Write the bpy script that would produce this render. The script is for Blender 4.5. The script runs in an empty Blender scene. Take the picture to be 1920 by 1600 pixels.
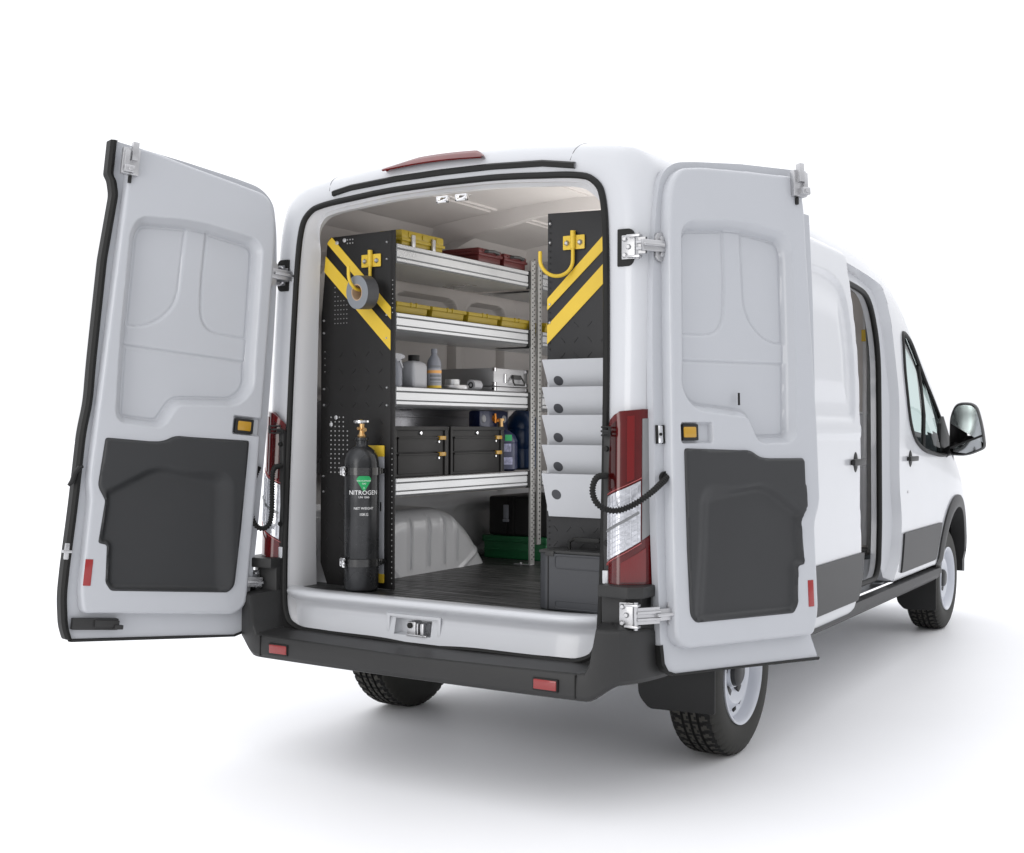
import bpy, bmesh, math, random
import numpy as np
from mathutils import Vector, Matrix
random.seed(7)
D = bpy.data
scene = bpy.context.scene
COL = scene.collection

# ------------------------------------------------------------------ camera
F_PX = 2288.2
yaw, pitch, roll = [math.radians(a) for a in (31.719, 0.027, 0.208)]
fw = Vector((-math.sin(yaw) * math.cos(pitch), math.cos(yaw) * math.cos(pitch), math.sin(pitch)))
rt = fw.cross(Vector((0, 0, 1))).normalized()
up = rt.cross(fw)
rt, up = rt * math.cos(roll) + up * math.sin(roll), -rt * math.sin(roll) + up * math.cos(roll)
cam_d = D.cameras.new('camera')
cam = D.objects.new('camera', cam_d)
COL.objects.link(cam)
M = Matrix.Identity(4)
for i in range(3):
    M[i][0], M[i][1], M[i][2] = rt[i], up[i], -fw[i]
M.translation = (2.882, -3.866, 1.414)
cam.matrix_world = M
cam_d.sensor_fit = 'HORIZONTAL'
cam_d.sensor_width = 36
cam_d.lens = F_PX / 1920 * 36
cam_d.clip_end = 1000
scene.camera = cam

# ------------------------------------------------------------------ studio light
w = D.worlds.new('World')
scene.world = w
w.use_nodes = True
nt = w.node_tree
bg = nt.nodes['Background']
tc = nt.nodes.new('ShaderNodeTexCoord')
sx = nt.nodes.new('ShaderNodeSeparateXYZ')
nt.links.new(tc.outputs['Generated'], sx.inputs[0])
def wmath(op, a, b, clamp=False):
    n = nt.nodes.new('ShaderNodeMath'); n.operation = op; n.use_clamp = clamp
    for k, v in enumerate((a, b)):
        if isinstance(v, (int, float)): n.inputs[k].default_value = v
        else: nt.links.new(v, n.inputs[k])
    return n.outputs[0]
# a white cyclorama: bright wall all round, brighter above, a darker open side behind the photographer
back = nt.nodes.new('ShaderNodeVectorMath'); back.operation = 'DOT_PRODUCT'
nt.links.new(tc.outputs['Generated'], back.inputs[0]); back.inputs[1].default_value = (0.15, -0.98, 0.10)
dark = wmath('MULTIPLY', wmath('SUBTRACT', back.outputs['Value'], 0.0, True), 0.42)
right = nt.nodes.new('ShaderNodeVectorMath'); right.operation = 'DOT_PRODUCT'
nt.links.new(tc.outputs['Generated'], right.inputs[0]); right.inputs[1].default_value = (1.0, 0.0, 0.0)
lite = wmath('MULTIPLY', wmath('MAXIMUM', right.outputs['Value'], 0.0), -0.42)
topv = wmath('MULTIPLY', wmath('MULTIPLY', wmath('SUBTRACT', sx.outputs['Z'], 0.12, True), 3.0, True), 0.72)
tot = wmath('ADD', wmath('ADD', wmath('SUBTRACT', 1.03, dark), topv), lite)
comb = nt.nodes.new('ShaderNodeCombineColor')
nt.links.new(wmath('MULTIPLY', tot, 0.985), comb.inputs[0])
nt.links.new(wmath('MULTIPLY', tot, 0.992), comb.inputs[1])
nt.links.new(wmath('MULTIPLY', tot, 1.02), comb.inputs[2])
nt.links.new(comb.outputs[0], bg.inputs[0])
bg.inputs[1].default_value = 1.0

def area(name, loc, target, sx_, sy_, power, col=(1, 1, 1)):
    l = D.lights.new(name, 'AREA'); l.shape = 'RECTANGLE'; l.size = sx_; l.size_y = sy_
    l.energy = power; l.color = col
    o = D.objects.new(name, l); COL.objects.link(o); o.location = loc
    o.rotation_euler = (Vector(target) - Vector(loc)).to_track_quat('-Z', 'Y').to_euler()
    return o
area('softbox_rear', (-0.6, -6.0, 2.1), (0, 1.2, 1.3), 2.4, 3.4, 85, (1, .98, .95))
area('cargo_fill_side', (.41, 1.50, 1.55), (-.9, 1.50, 1.50), 2.0, 1.5, 11, (1, .98, .96))  # unseen fill light added to brighten shelves and left wall
area('cargo_fill_up', (.30, 1.45, 2.0), (.30, 1.451, 3.0), .26, 2.0, 10, (1, .98, .95))  # unseen fill light added to brighten the ceiling
vs = scene.view_settings
vs.view_transform = 'Standard'; vs.look = 'None'; vs.exposure = 0; vs.gamma = 1
try: scene.cycles.max_bounces = 8; scene.cycles.diffuse_bounces = 5
except Exception: pass

# ------------------------------------------------------------------ materials
MATS = {}
def mat(name, col, rough=.5, metal=0., coat=0., bump=None, vary=0., trans=0., ior=1.45, spec=.5, stretch=(1, 1, 1), rvar=0., vscale=3.):
    if name in MATS: return MATS[name]
    m = D.materials.new(name); m.use_nodes = True
    n = m.node_tree; b = n.nodes['Principled BSDF']
    b.inputs['Base Color'].default_value = (*col, 1)
    b.inputs['Roughness'].default_value = rough
    b.inputs['Metallic'].default_value = metal
    b.inputs['Coat Weight'].default_value = coat
    b.inputs['Coat Roughness'].default_value = .08
    b.inputs['Transmission Weight'].default_value = trans
    b.inputs['IOR'].default_value = ior
    b.inputs['Specular IOR Level'].default_value = spec
    t = n.nodes.new('ShaderNodeTexCoord'); mp = n.nodes.new('ShaderNodeMapping')
    n.links.new(t.outputs['Object'], mp.inputs[0]); mp.inputs['Scale'].default_value = stretch
    if bump:
        s, k = bump
        no = n.nodes.new('ShaderNodeTexNoise'); no.inputs['Scale'].default_value = s; no.inputs['Detail'].default_value = 6
        n.links.new(mp.outputs[0], no.inputs[0])
        bu = n.nodes.new('ShaderNodeBump'); bu.inputs['Strength'].default_value = k; bu.inputs['Distance'].default_value = .002
        n.links.new(no.outputs[0], bu.inputs['Height']); n.links.new(bu.outputs[0], b.inputs['Normal'])
    if vary or rvar:
        no = n.nodes.new('ShaderNodeTexNoise'); no.inputs['Scale'].default_value = vscale; no.inputs['Detail'].default_value = 5
        n.links.new(mp.outputs[0], no.inputs[0])
        if vary:
            r = n.nodes.new('ShaderNodeMapRange'); r.inputs[1].default_value = .3; r.inputs[2].default_value = .7
            r.inputs[3].default_value = 1 - vary; r.inputs[4].default_value = 1 + vary
            n.links.new(no.outputs[0], r.inputs[0])
            mx = n.nodes.new('ShaderNodeVectorMath'); mx.operation = 'SCALE'; mx.inputs[0].default_value = col
            n.links.new(r.outputs[0], mx.inputs['Scale']); n.links.new(mx.outputs[0], b.inputs['Base Color'])
        if rvar:
            r = n.nodes.new('ShaderNodeMapRange'); r.inputs[1].default_value = .3; r.inputs[2].default_value = .7
            r.inputs[3].default_value = max(0, rough - rvar); r.inputs[4].default_value = rough + rvar
            n.links.new(no.outputs[0], r.inputs[0]); n.links.new(r.outputs[0], b.inputs['Roughness'])
    MATS[name] = m
    return m
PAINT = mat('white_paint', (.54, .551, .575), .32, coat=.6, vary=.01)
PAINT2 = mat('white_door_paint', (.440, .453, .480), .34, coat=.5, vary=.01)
LINER = mat('cargo_liner', (.50, .475, .46), .5, vary=.04)
GREYMET = mat('grey_painted_steel', (.50, .505, .52), .28, coat=.5, vary=.05)
BLK = mat('black_plastic', (.016, .016, .016), .46, spec=.35, bump=(260, .08), vary=.08, rvar=.05)
BLK2 = mat('dark_grey_plastic', (.027, .027, .027), .46, spec=.4, bump=(300, .06), vary=.05)
TRIM = mat('charcoal_trim', (.024, .025, .0265), .45, spec=.5, bump=(400, .10), vary=.05)
RUB = mat('rubber', (.009, .009, .0085), .55, spec=.35, bump=(200, .05))
TYRE = mat('tyre_rubber', (.022, .0215, .018), .68, bump=(120, .10), vary=.12)
BMET = mat('black_powder_coat', (.011, .0105, .0105), .42, spec=.35, bump=(180, .06), vary=.08)
YEL = mat('yellow_paint', (.66, .45, .035), .45, bump=(120, .05), vary=.05, coat=.2)
YPL = mat('yellow_plastic', (.30, .215, .010), .45, vary=.06)
ORG = mat('amber_plastic', (.42, .23, .01), .35, vary=.05, coat=.4)
STEEL = mat('zinc_steel', (.50, .50, .51), .32, metal=.85, bump=(60, .05), vary=.06, rvar=.08)
ALU = mat('aluminium', (.58, .59, .60), .32, metal=.6, vary=.05, rvar=.06)
GALV = mat('galvanised_post', (.36, .36, .35), .45, metal=.5, bump=(60, .1), vary=.12)
CHR = mat('chrome', (.85, .85, .86), .12, metal=1)
RED = mat('red_lens', (.085, .002, .003), .16, coat=.45, vary=.12, vscale=9)
REDR = mat('red_reflector', (.24, .02, .02), .25, coat=.6, bump=(300, .2))
CLEAR = mat('clear_lens', (.60, .61, .65), .14, metal=.45, coat=1, bump=(45, .9), vary=.15, vscale=26)
LGREY = mat('lens_grey', (.16, .165, .17), .25, coat=.7)
GLASS = mat('window_glass', (.80, .88, .87), .02, trans=1, ior=1.1)
DGL = mat('mirror_glass', (.80, .84, .85), .10, metal=1)
MRED = mat('maroon_plastic', (.075, .008, .008), .42, vary=.1)
GRN = mat('green_plastic', (.010, .10, .035), .45, vary=.1)
NAVY = mat('navy_paint', (.008, .014, .055), .38, vary=.1, coat=.3)
BLUE = mat('blue_paint', (.003, .022, .075), .35, vary=.1, coat=.3)
BRASS = mat('brass', (.62, .40, .18), .28, metal=.9, vary=.1)
COPPER = mat('orange_brass', (.75, .28, .05), .3, metal=.7)
GBOT = mat('grey_bottle', (.34, .345, .365), .4, vary=.05, coat=.2)
LBOT = mat('smoke_bottle', (.20, .21, .24), .35, coat=.2, vary=.06)
TAPE = mat('tape_side', (.20, .215, .235), .6, bump=(200, .2), vary=.05)
CARD = mat('cardboard_core', (.42, .30, .20), .8, vary=.1)
WHT = mat('white_ink', (.8, .8, .8), .6)
GLAB = mat('green_label', (.01, .30, .09), .5)
OLAB = mat('orange_label', (.75, .38, .12), .5)
DOCW = mat('document_tray_steel', (.47, .48, .50), .45, vary=.02)
CYL = mat('scuffed_black_cylinder', (.040, .041, .043), .27, metal=.55, bump=(14, .25), vary=.35, rvar=.10, vscale=8)
PALEB = mat('pale_bracket', (.36, .37, .39), .45, vary=.05)
SEATF = mat('seat_fabric', (.10, .10, .11), .9, vary=.1)
RIMW = mat('rim_paint', (.62, .64, .69), .35, coat=.3, vary=.03)

# floor mat and ground
def floor_mat():
    m = mat('ribbed_floor_mat', (.045, .045, .046), .36)
    n = m.node_tree; b = n.nodes['Principled BSDF']
    t = n.nodes.new('ShaderNodeTexCoord'); wv = n.nodes.new('ShaderNodeTexWave')
    wv.bands_direction = 'Y'; wv.inputs['Scale'].default_value = 1.2; wv.inputs['Distortion'].default_value = 6; wv.inputs['Detail'].default_value = 3
    wv.inputs['Detail Scale'].default_value = 2
    mp = n.nodes.new('ShaderNodeMapping'); mp.inputs['Scale'].default_value = (1.0, 9.0, 1); mp.inputs['Rotation'].default_value = (0, 0, .12)
    n.links.new(t.outputs['Object'], mp.inputs[0]); n.links.new(mp.outputs[0], wv.inputs[0])
    bu = n.nodes.new('ShaderNodeBump'); bu.inputs['Strength'].default_value = .9; bu.inputs['Distance'].default_value = .008
    n.links.new(wv.outputs['Fac'], bu.inputs['Height']); n.links.new(bu.outputs[0], b.inputs['Normal'])
    no = n.nodes.new('ShaderNodeTexNoise'); no.inputs['Scale'].default_value = 4; no.inputs['Detail'].default_value = 4
    n.links.new(mp.outputs[0], no.inputs[0])
    cr = n.nodes.new('ShaderNodeValToRGB'); cr.color_ramp.elements[0].position = .42; cr.color_ramp.elements[1].position = .66
    cr.color_ramp.elements[0].color = (.012, .012, .012, 1); cr.color_ramp.elements[1].color = (.075, .075, .075, 1)  # pale ramp end paints streak highlights into the mat colour
    n.links.new(no.outputs[0], cr.inputs[0]); n.links.new(cr.outputs[0], b.inputs['Base Color'])
    return m
FLOOR = floor_mat()
def glass(name, tint):
    m = D.materials.new(name); m.use_nodes = True; n = m.node_tree; n.nodes.remove(n.nodes['Principled BSDF'])
    o = n.nodes['Material Output']; tr = n.nodes.new('ShaderNodeBsdfTransparent'); gl = n.nodes.new('ShaderNodeBsdfGlossy'); mx = n.nodes.new('ShaderNodeMixShader'); fr = n.nodes.new('ShaderNodeFresnel')
    tr.inputs[0].default_value = (*tint, 1); gl.inputs['Roughness'].default_value = .02; fr.inputs[0].default_value = 1.12
    n.links.new(fr.outputs[0], mx.inputs[0]); n.links.new(tr.outputs[0], mx.inputs[1]); n.links.new(gl.outputs[0], mx.inputs[2]); n.links.new(mx.outputs[0], o.inputs[0])
    return m
GLASS = glass('tinted_glass', (.80, .88, .865))
GROUND = mat('studio_floor', (.90, .90, .91), .48, spec=.22, vary=.004)

# ------------------------------------------------------------------ helpers
def pchip(x, y, xi):
    x = np.asarray(x, float); y = np.asarray(y, float); xi = np.asarray(xi, float)
    sh = y.shape; y = y.reshape(len(x), -1)
    h = np.diff(x)[:, None]; d = np.diff(y, axis=0) / h
    m = np.zeros_like(y)
    if len(x) > 2:
        w1 = 2 * h[1:] + h[:-1]; w2 = h[1:] + 2 * h[:-1]
        with np.errstate(divide='ignore', invalid='ignore'):
            mm = (w1 + w2) / (w1 / d[:-1] + w2 / d[1:])
        m[1:-1] = np.where(d[:-1] * d[1:] > 0, mm, 0)
    m[0], m[-1] = d[0], d[-1]
    i = np.clip(np.searchsorted(x, xi) - 1, 0, len(x) - 2)
    t = ((xi - x[i]) / (x[i + 1] - x[i]))[:, None]; hh = h[i]
    r = (2*t**3-3*t**2+1)*y[i] + (t**3-2*t**2+t)*hh*m[i] + (-2*t**3+3*t**2)*y[i+1] + (t**3-t**2)*hh*m[i+1]
    return r.reshape((len(xi),) + sh[1:])

class MB:
    def __init__(s): s.bm = bmesh.new(); s.mi = 0
    def _tag(s, f0):
        for f in s.bm.faces[f0:] if False else []: pass
    def faces_from(s, verts, faces, mi=None):
        vs_ = [s.bm.verts.new(v) for v in verts]
        for f in faces:
            try:
                q = s.bm.faces.new([vs_[i] for i in f]); q.material_index = s.mi if mi is None else mi
            except ValueError: pass
        return vs_
    def box(s, x0, x1, y0, y1, z0, z1, b=0., M_=None, seg=2):
        t = bmesh.new()
        bmesh.ops.create_cube(t, size=1)
        for v in t.verts:
            v.co = Vector((x0 + (v.co.x + .5) * (x1 - x0), y0 + (v.co.y + .5) * (y1 - y0), z0 + (v.co.z + .5) * (z1 - z0)))
        if b > 0: bmesh.ops.bevel(t, geom=t.edges[:], offset=min(b, .49 * min(abs(x1-x0), abs(y1-y0), abs(z1-z0))), segments=seg, affect='EDGES', profile=.6)
        s.merge(t, M_); return s
    def merge(s, t, M_=None):
        t.verts.index_update()
        vs_ = [(M_ @ v.co) if M_ is not None else v.co.copy() for v in t.verts]
        s.faces_from(vs_, [[v.index for v in f.verts] for f in t.faces]); t.free()
    def prism(s, pts, axis, a, b_, bevel=0., M_=None, seg=2):
        """polygon pts (2-D) extruded along axis from a to b_. axis y -> pts are (x,z); x -> (y,z); z -> (x,y)"""
        t = bmesh.new()
        def P(p, k): return {'y': (p[0], k, p[1]), 'x': (k, p[0], p[1]), 'z': (p[0], p[1], k)}[axis]
        v0 = [t.verts.new(P(p, a)) for p in pts]; v1 = [t.verts.new(P(p, b_)) for p in pts]
        t.faces.new(v0); t.faces.new(v1[::-1]); n = len(pts)
        for i in range(n): t.faces.new((v0[i], v1[i], v1[(i+1) % n], v0[(i+1) % n]))
        bmesh.ops.recalc_face_normals(t, faces=t.faces[:])
        if bevel: bmesh.ops.bevel(t, geom=t.edges[:], offset=bevel, segments=seg, affect='EDGES', profile=.6)
        s.merge(t, M_); return s
    def tube(s, path, r, n=12, closed=False, caps=True, ref=None):
        path = [Vector(p) for p in path]; m = len(path); rings = []
        rr = r if hasattr(r, '__len__') else [r] * m
        prev = None
        for i, p in enumerate(path):
            a = path[i-1] if (i or closed) else p; c = path[(i+1) % m] if (i < m-1 or closed) else p
            t = (c - a).normalized()
            if prev is None:
                g = Vector(ref) if ref else (Vector((0, 0, 1)) if abs(t.z) < .9 else Vector((1, 0, 0)))
                u = t.cross(g).normalized()
            else: u = (prev - t * prev.dot(t)).normalized()
            prev = u; v = t.cross(u)
            rings.append([p + (u * math.cos(2*math.pi*k/n) + v * math.sin(2*math.pi*k/n)) * rr[i] for k in range(n)])
        vv = [q for rg in rings for q in rg]; fc = []
        for i in range(m if closed else m - 1):
            j = (i + 1) % m
            for k in range(n): fc.append((i*n+k, i*n+(k+1) % n, j*n+(k+1) % n, j*n+k))
        if not closed and caps: fc.append(tuple(range(n))[::-1]); fc.append(tuple((m-1)*n+k for k in range(n)))
        s.faces_from(vv, fc); return s
    def strip(s, path, sec):
        """sweep a section given as list of 3-D offset functions; path list of lists of points already computed"""
        n = len(path[0]); vv = [q for rg in path for q in rg]; fc = []
        for i in range(len(path) - 1):
            for k in range(n - 1): fc.append((i*n+k, i*n+k+1, (i+1)*n+k+1, (i+1)*n+k))
        s.faces_from(vv, fc); return s
    def cyl(s, c, r, h, axis='z', n=24, r2=None, bevel=0.):
        c = Vector(c); r2 = r if r2 is None else r2
        if bevel: prof = [(0, 0), (r-bevel, 0), (r-bevel*.3, bevel*.3), (r, bevel), (r2, h-bevel), (r2-bevel*.3, h-bevel*.3), (r2-bevel, h), (0, h)]
        else: prof = [(0, 0), (r, 0), (r2, h), (0, h)]
        return s.lathe(prof, c, axis, n)
    def lathe(s, prof, c=(0, 0, 0), axis='z', n=32, M_=None):
        c = Vector(c); vv = []; fc = []
        for (r, h) in prof:
            for k in range(n):
                a = 2*math.pi*k/n; ca, sa = r*math.cos(a), r*math.sin(a)
                q = {'z': (ca, sa, h), 'x': (h, ca, sa), 'y': (sa, h, ca)}[axis]
                q = Vector(q) + c
                vv.append(M_ @ q if M_ is not None else q)
        for i in range(len(prof)-1):
            for k in range(n):
                fc.append((i*n+k, i*n+(k+1) % n, (i+1)*n+(k+1) % n, (i+1)*n+k))
        vs_ = s.faces_from(vv, fc)
        for i, (r, h) in enumerate(prof):
            if r < 1e-6: bmesh.ops.pointmerge(s.bm, verts=vs_[i*n:(i+1)*n], merge_co=vs_[i*n].co)
        return s
    def grid(s, P):
        """P: array rows x cols x 3"""
        R, C = len(P), len(P[0])
        s.faces_from([Vector(P[i][j]) for i in range(R) for j in range(C)],
                     [(i*C+j, i*C+j+1, (i+1)*C+j+1, (i+1)*C+j) for i in range(R-1) for j in range(C-1)]); return s
    def xf(s, M_): s.bm.transform(M_); return s
    def build(s, name, m, parent=None, smooth=True, ang=35, weld=False, label=None):
        bm = s.bm
        if weld: bmesh.ops.remove_doubles(bm, verts=bm.verts[:], dist=1e-5)
        bmesh.ops.recalc_face_normals(bm, faces=bm.faces[:])
        base = Vector((0, 0, 0))
        if parent is not None:
            r = parent
            while r is not None: base += r.location; r = r.parent
        bm.transform(Matrix.Translation(-base))
        if smooth:
            for f in bm.faces: f.smooth = True
            for e in bm.edges:
                if len(e.link_faces) == 2:
                    try: e.smooth = e.calc_face_angle() < math.radians(ang)
                    except Exception: pass
        me = D.meshes.new(name); bm.to_mesh(me); bm.free()
        for q in (m if isinstance(m, (list, tuple)) else [m]): me.materials.append(q)
        o = D.objects.new(name, me); COL.objects.link(o)
        if parent is not None: o.parent = parent
        if label: o['label'] = label
        return o

def thing(name, label, cat, loc=(0, 0, 0), group=None):
    o = D.objects.new(name, None); COL.objects.link(o); o.location = loc; o.empty_display_size = .1
    o['label'] = label; o['category'] = cat
    if group: o['group'] = group
    return o
def copy_tree(o, parent=None):
    c = o.copy(); COL.objects.link(c); c.parent = parent
    for ch in [x for x in D.objects if x.parent == o]: copy_tree(ch, c)
    return c

def roundpoly(pts, r, n=6):
    out = []; m = len(pts)
    for i in range(m):
        p = np.array(pts[i][:2], float); a = np.array(pts[i-1][:2], float); b = np.array(pts[(i+1) % m][:2], float)
        rr = pts[i][2] if len(pts[i]) > 2 else r
        da, db = a-p, b-p; la, lb = np.linalg.norm(da), np.linalg.norm(db); k = min(rr, la*.49, lb*.49)
        if k < 1e-5: out.append(tuple(p)); continue
        q0, q1 = p+da/la*k, p+db/lb*k
        for t in np.linspace(0, 1, n): out.append(tuple((1-t)**2*q0 + 2*t*(1-t)*p + t*t*q1))
    return out
def inside(poly, A, Z):
    poly = np.array(poly); c = np.zeros(A.shape, bool); n = len(poly)
    for i in range(n):
        x0, y0 = poly[i]; x1, y1 = poly[(i+1) % n]
        if y0 == y1: continue
        cr = ((y0 > Z) != (y1 > Z)) & (A < (x1-x0)*(Z-y0)/(y1-y0)+x0)
        c ^= cr
    return c
def nearest(poly, A, Z):
    poly = np.array(poly); n = len(poly); best = np.full(A.shape, 1e9); BA = A.copy(); BZ = Z.copy()
    for i in range(n):
        p, q = poly[i], poly[(i+1) % n]; d = q-p; L = d@d
        if L < 1e-14: continue
        t = np.clip(((A-p[0])*d[0]+(Z-p[1])*d[1])/L, 0, 1)
        xa, za = p[0]+t*d[0], p[1]+t*d[1]; dd = np.hypot(A-xa, Z-za)
        k = dd < best; best = np.where(k, dd, best); BA = np.where(k, xa, BA); BZ = np.where(k, za, BZ)
    return best, BA, BZ
def sd(poly, A, Z):
    d = nearest(poly, A, Z)[0]
    return np.where(inside(poly, A, Z), d, -d)
def ss(t):
    t = np.clip(t, 0, 1); return t*t*(3-2*t)

def relief(mb, poly, h, res, Fm, skirt=None, holes=()):
    """height-field sheet inside poly (2-D), mapped by Fm(a,z,h) -> 3-D; clean snapped outline; optional skirt to depth"""
    P = np.array(poly); a0, z0 = P.min(0); a1, z1 = P.max(0)
    na = max(2, int(round((a1-a0)/res))+1); nz = max(2, int(round((z1-z0)/res))+1)
    ga = np.linspace(a0, a1, na); gz = np.linspace(z0, z1, nz)
    A, Z = np.meshgrid(ga, gz, indexing='ij')
    ca, cz = (A[:-1, :-1]+A[1:, 1:])/2, (Z[:-1, :-1]+Z[1:, 1:])/2
    keep = inside(poly, ca, cz)
    for hp in holes: keep &= ~inside(hp, ca, cz)
    cnt = np.zeros(A.shape, int)
    for di in (0, 1):
        for dj in (0, 1): cnt[di:na-1+di, dj:nz-1+dj] += keep
    bd = (cnt > 0) & (cnt < 4)
    allp = [poly] + list(holes)
    best = np.full(A.shape, 1e9); BA, BZ = A.copy(), Z.copy()
    for q in allp:
        d_, xa, za = nearest(q, A, Z); k = d_ < best
        best = np.where(k, d_, best); BA = np.where(k, xa, BA); BZ = np.where(k, za, BZ)
    k = bd & (best < 1.6*res)
    A = np.where(k, BA, A); Z = np.where(k, BZ, Z)
    H = h(A, Z) if callable(h) else np.full(A.shape, float(h))
    idx = -np.ones(A.shape, int); vv = []
    for i, j in zip(*np.where(cnt > 0)):
        idx[i, j] = len(vv); vv.append(Fm(A[i, j], Z[i, j], H[i, j]))
    fc = [(idx[i, j], idx[i+1, j], idx[i+1, j+1], idx[i, j+1]) for i, j in zip(*np.where(keep))]
    # skirt along boundary edges
    if skirt is not None:
        from collections import defaultdict
        ec = defaultdict(int); inv = {int(idx[i, j]): (A[i, j], Z[i, j]) for i, j in zip(*np.where(cnt > 0))}
        for f in fc:
            for q in range(4): e = (f[q], f[(q+1) % 4]); ec[tuple(sorted(e))] += 1
        low = {}
        for (p, q), c in ec.items():
            if c == 1:
                for v in (p, q):
                    if v not in low: low[v] = len(vv); vv.append(Fm(*inv[v], skirt))
                fc.append((p, q, low[q], low[p]))
    mb.faces_from([Vector(v) for v in vv], [tuple(int(x) for x in f) for f in fc])
    return mb

# ------------------------------------------------------------------ ground
g = MB(); g.grid([[(-90, -60, 0), (90, -60, 0)], [(-90, 120, 0), (90, 120, 0)]])
go = g.build('ground', GROUND, smooth=False); go['kind'] = 'structure'

# ================================================================== VAN
van = thing('cargo_van', 'white high-roof cargo van with both rear doors and side door open', 'van')
def Y0(z): return .165 + .042 * (z - .55)
OPN = [(0, .535), (.66, .532), (.75, .566), (.778, .66), (.785, 1.0), (.782, 1.5), (.772, 1.95), (.760, 2.20), (.738, 2.315), (.67, 2.372), (.46, 2.396), (.23, 2.410), (0, 2.413)]
def st(y, pts, yz=False): return [(x, (y + Y0(z)) if yz else y, z) for x, z in pts]
P1 = [(0, .46), (.66, .46), (.85, .5), (.875, .66), (.882, 1.0), (.880, 1.5), (.875, 1.95), (.862, 2.20), (.830, 2.33), (.74, 2.41), (.48, 2.455), (.24, 2.472), (0, 2.476)]
P1b = [(0, .44), (.68, .44), (.88, .48), (.905, .66), (.912, 1.0), (.912, 1.5), (.905, 1.95), (.890, 2.24), (.864, 2.37), (.785, 2.452), (.49, 2.498), (.25, 2.516), (0, 2.522)]
P2 = [(0, .50), (.80, .50), (.94, .51), (.962, .66), (.970, 1.0), (.970, 1.5), (.962, 1.95), (.945, 2.25), (.910, 2.40), (.828, 2.486), (.52, 2.532), (.27, 2.553), (0, 2.56)]
P3 = [(0, .50), (.90, .495), (1.0, .505), (1.022, .66), (1.032, 1.0), (1.033, 1.5), (1.022, 1.95), (.99, 2.25), (.945, 2.39), (.86, 2.487), (.55, 2.545), (.28, 2.57), (0, 2.58)]
P2c = [(x_*.45+x2_*.55, z_*.45+z2_*.55) for (x_, z_), (x2_, z2_) in zip(P2, P3)]
STN = [st(0, OPN, 1), st(.0, P1, 1), st(.022, P1b, 1), st(.09, P2, 1), st(.165, P2c, 1), st(.52, P3), st(1.0, P3), st(2.0, P3)]
STN.append(st(2.8, [(0, .50), (.90, .495), (1.0, .505), (1.022, .66), (1.032, 1.0), (1.033, 1.5), (1.018, 1.93), (.985, 2.23), (.94, 2.37), (.85, 2.47), (.55, 2.54), (.28, 2.57), (0, 2.58)]))
STN.append(st(3.5, [(0, .50), (.90, .495), (1.0, .505), (1.022, .66), (1.032, 1.0), (1.033, 1.5), (1.0, 1.9), (.955, 2.2), (.90, 2.33), (.81, 2.42), (.53, 2.50), (.27, 2.53), (0, 2.54)]))
STN.append(st(4.1, [(0, .50), (.90, .495), (1.0, .505), (1.02, .66), (1.032, 1.0), (1.02, 1.42), (.975, 1.80), (.915, 2.08), (.86, 2.22), (.77, 2.32), (.50, 2.40), (.25, 2.43), (0, 2.44)]))
STN.append(st(4.6, [(0, .50), (.90, .495), (1.0, .505), (1.02, .66), (1.032, 1.0), (1.01, 1.36), (.945, 1.68), (.875, 1.92), (.82, 2.03), (.74, 2.11), (.50, 2.19), (.25, 2.22), (0, 2.23)]))
STN.append(st(5.0, [(0, .50), (.90, .495), (1.0, .505), (1.02, .66), (1.03, .98), (1.0, 1.27), (.945, 1.48), (.89, 1.66), (.84, 1.75), (.76, 1.82), (.50, 1.90), (.25, 1.93), (0, 1.94)]))
STN.append(st(5.3, [(0, .50), (.88, .495), (.98, .505), (1.01, .66), (1.018, .95), (.985, 1.15), (.95, 1.27), (.91, 1.38), (.86, 1.46), (.77, 1.53), (.50, 1.61), (.25, 1.64), (0, 1.65)]))
STN.append(st(5.6, [(0, .40), (.85, .40), (.95, .43), (.985, .62), (.985, .88), (.965, 1.02), (.94, 1.09), (.90, 1.15), (.85, 1.19), (.76, 1.23), (.50, 1.28), (.25, 1.30), (0, 1.31)]))
STN.append(st(5.95, [(0, .36), (.78, .36), (.88, .40), (.92, .55), (.92, .75), (.90, .86), (.87, .93), (.83, .98), (.78, 1.01), (.70, 1.04), (.45, 1.08), (.22, 1.10), (0, 1.10)]))
STN.append(st(6.12, [(0, .36), (.60, .36), (.70, .40), (.76, .52), (.77, .68), (.76, .76), (.73, .80), (.69, .83), (.64, .85), (.55, .87), (.36, .88), (.18, .885), (0, .885)]))
S3 = np.array(STN)                                       # stations x 13 x 3
tk = np.concatenate([[0], np.cumsum(np.linalg.norm(np.diff(S3[6], axis=0), axis=1))])
KK = np.unique(np.concatenate([np.linspace(tk[i], tk[i+1], max(2, int((tk[i+1]-tk[i])/.03)+2)) for i in range(12)]))
C3 = np.array([pchip(tk, s_, KK) for s_ in S3])           # stations x K x 3
ts = [0]
for i in range(1, len(S3)): ts.append(ts[-1] + np.linalg.norm(np.mean(np.abs(S3[i]-S3[i-1]), axis=0)) + 1e-3)
ts = np.array(ts)
TT = np.unique(np.concatenate([np.linspace(ts[i], ts[i+1], max(2, int((ts[i+1]-ts[i])/.028)+2)) for i in range(len(ts)-1)]))
rear = pchip(ts[:6], C3[:6], TT[TT <= ts[5]])            # rounded rear corner
side = pchip(ts[5:], C3[5:], TT[TT > ts[5]])
G = np.concatenate([rear, side])                         # T x K x 3
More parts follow.
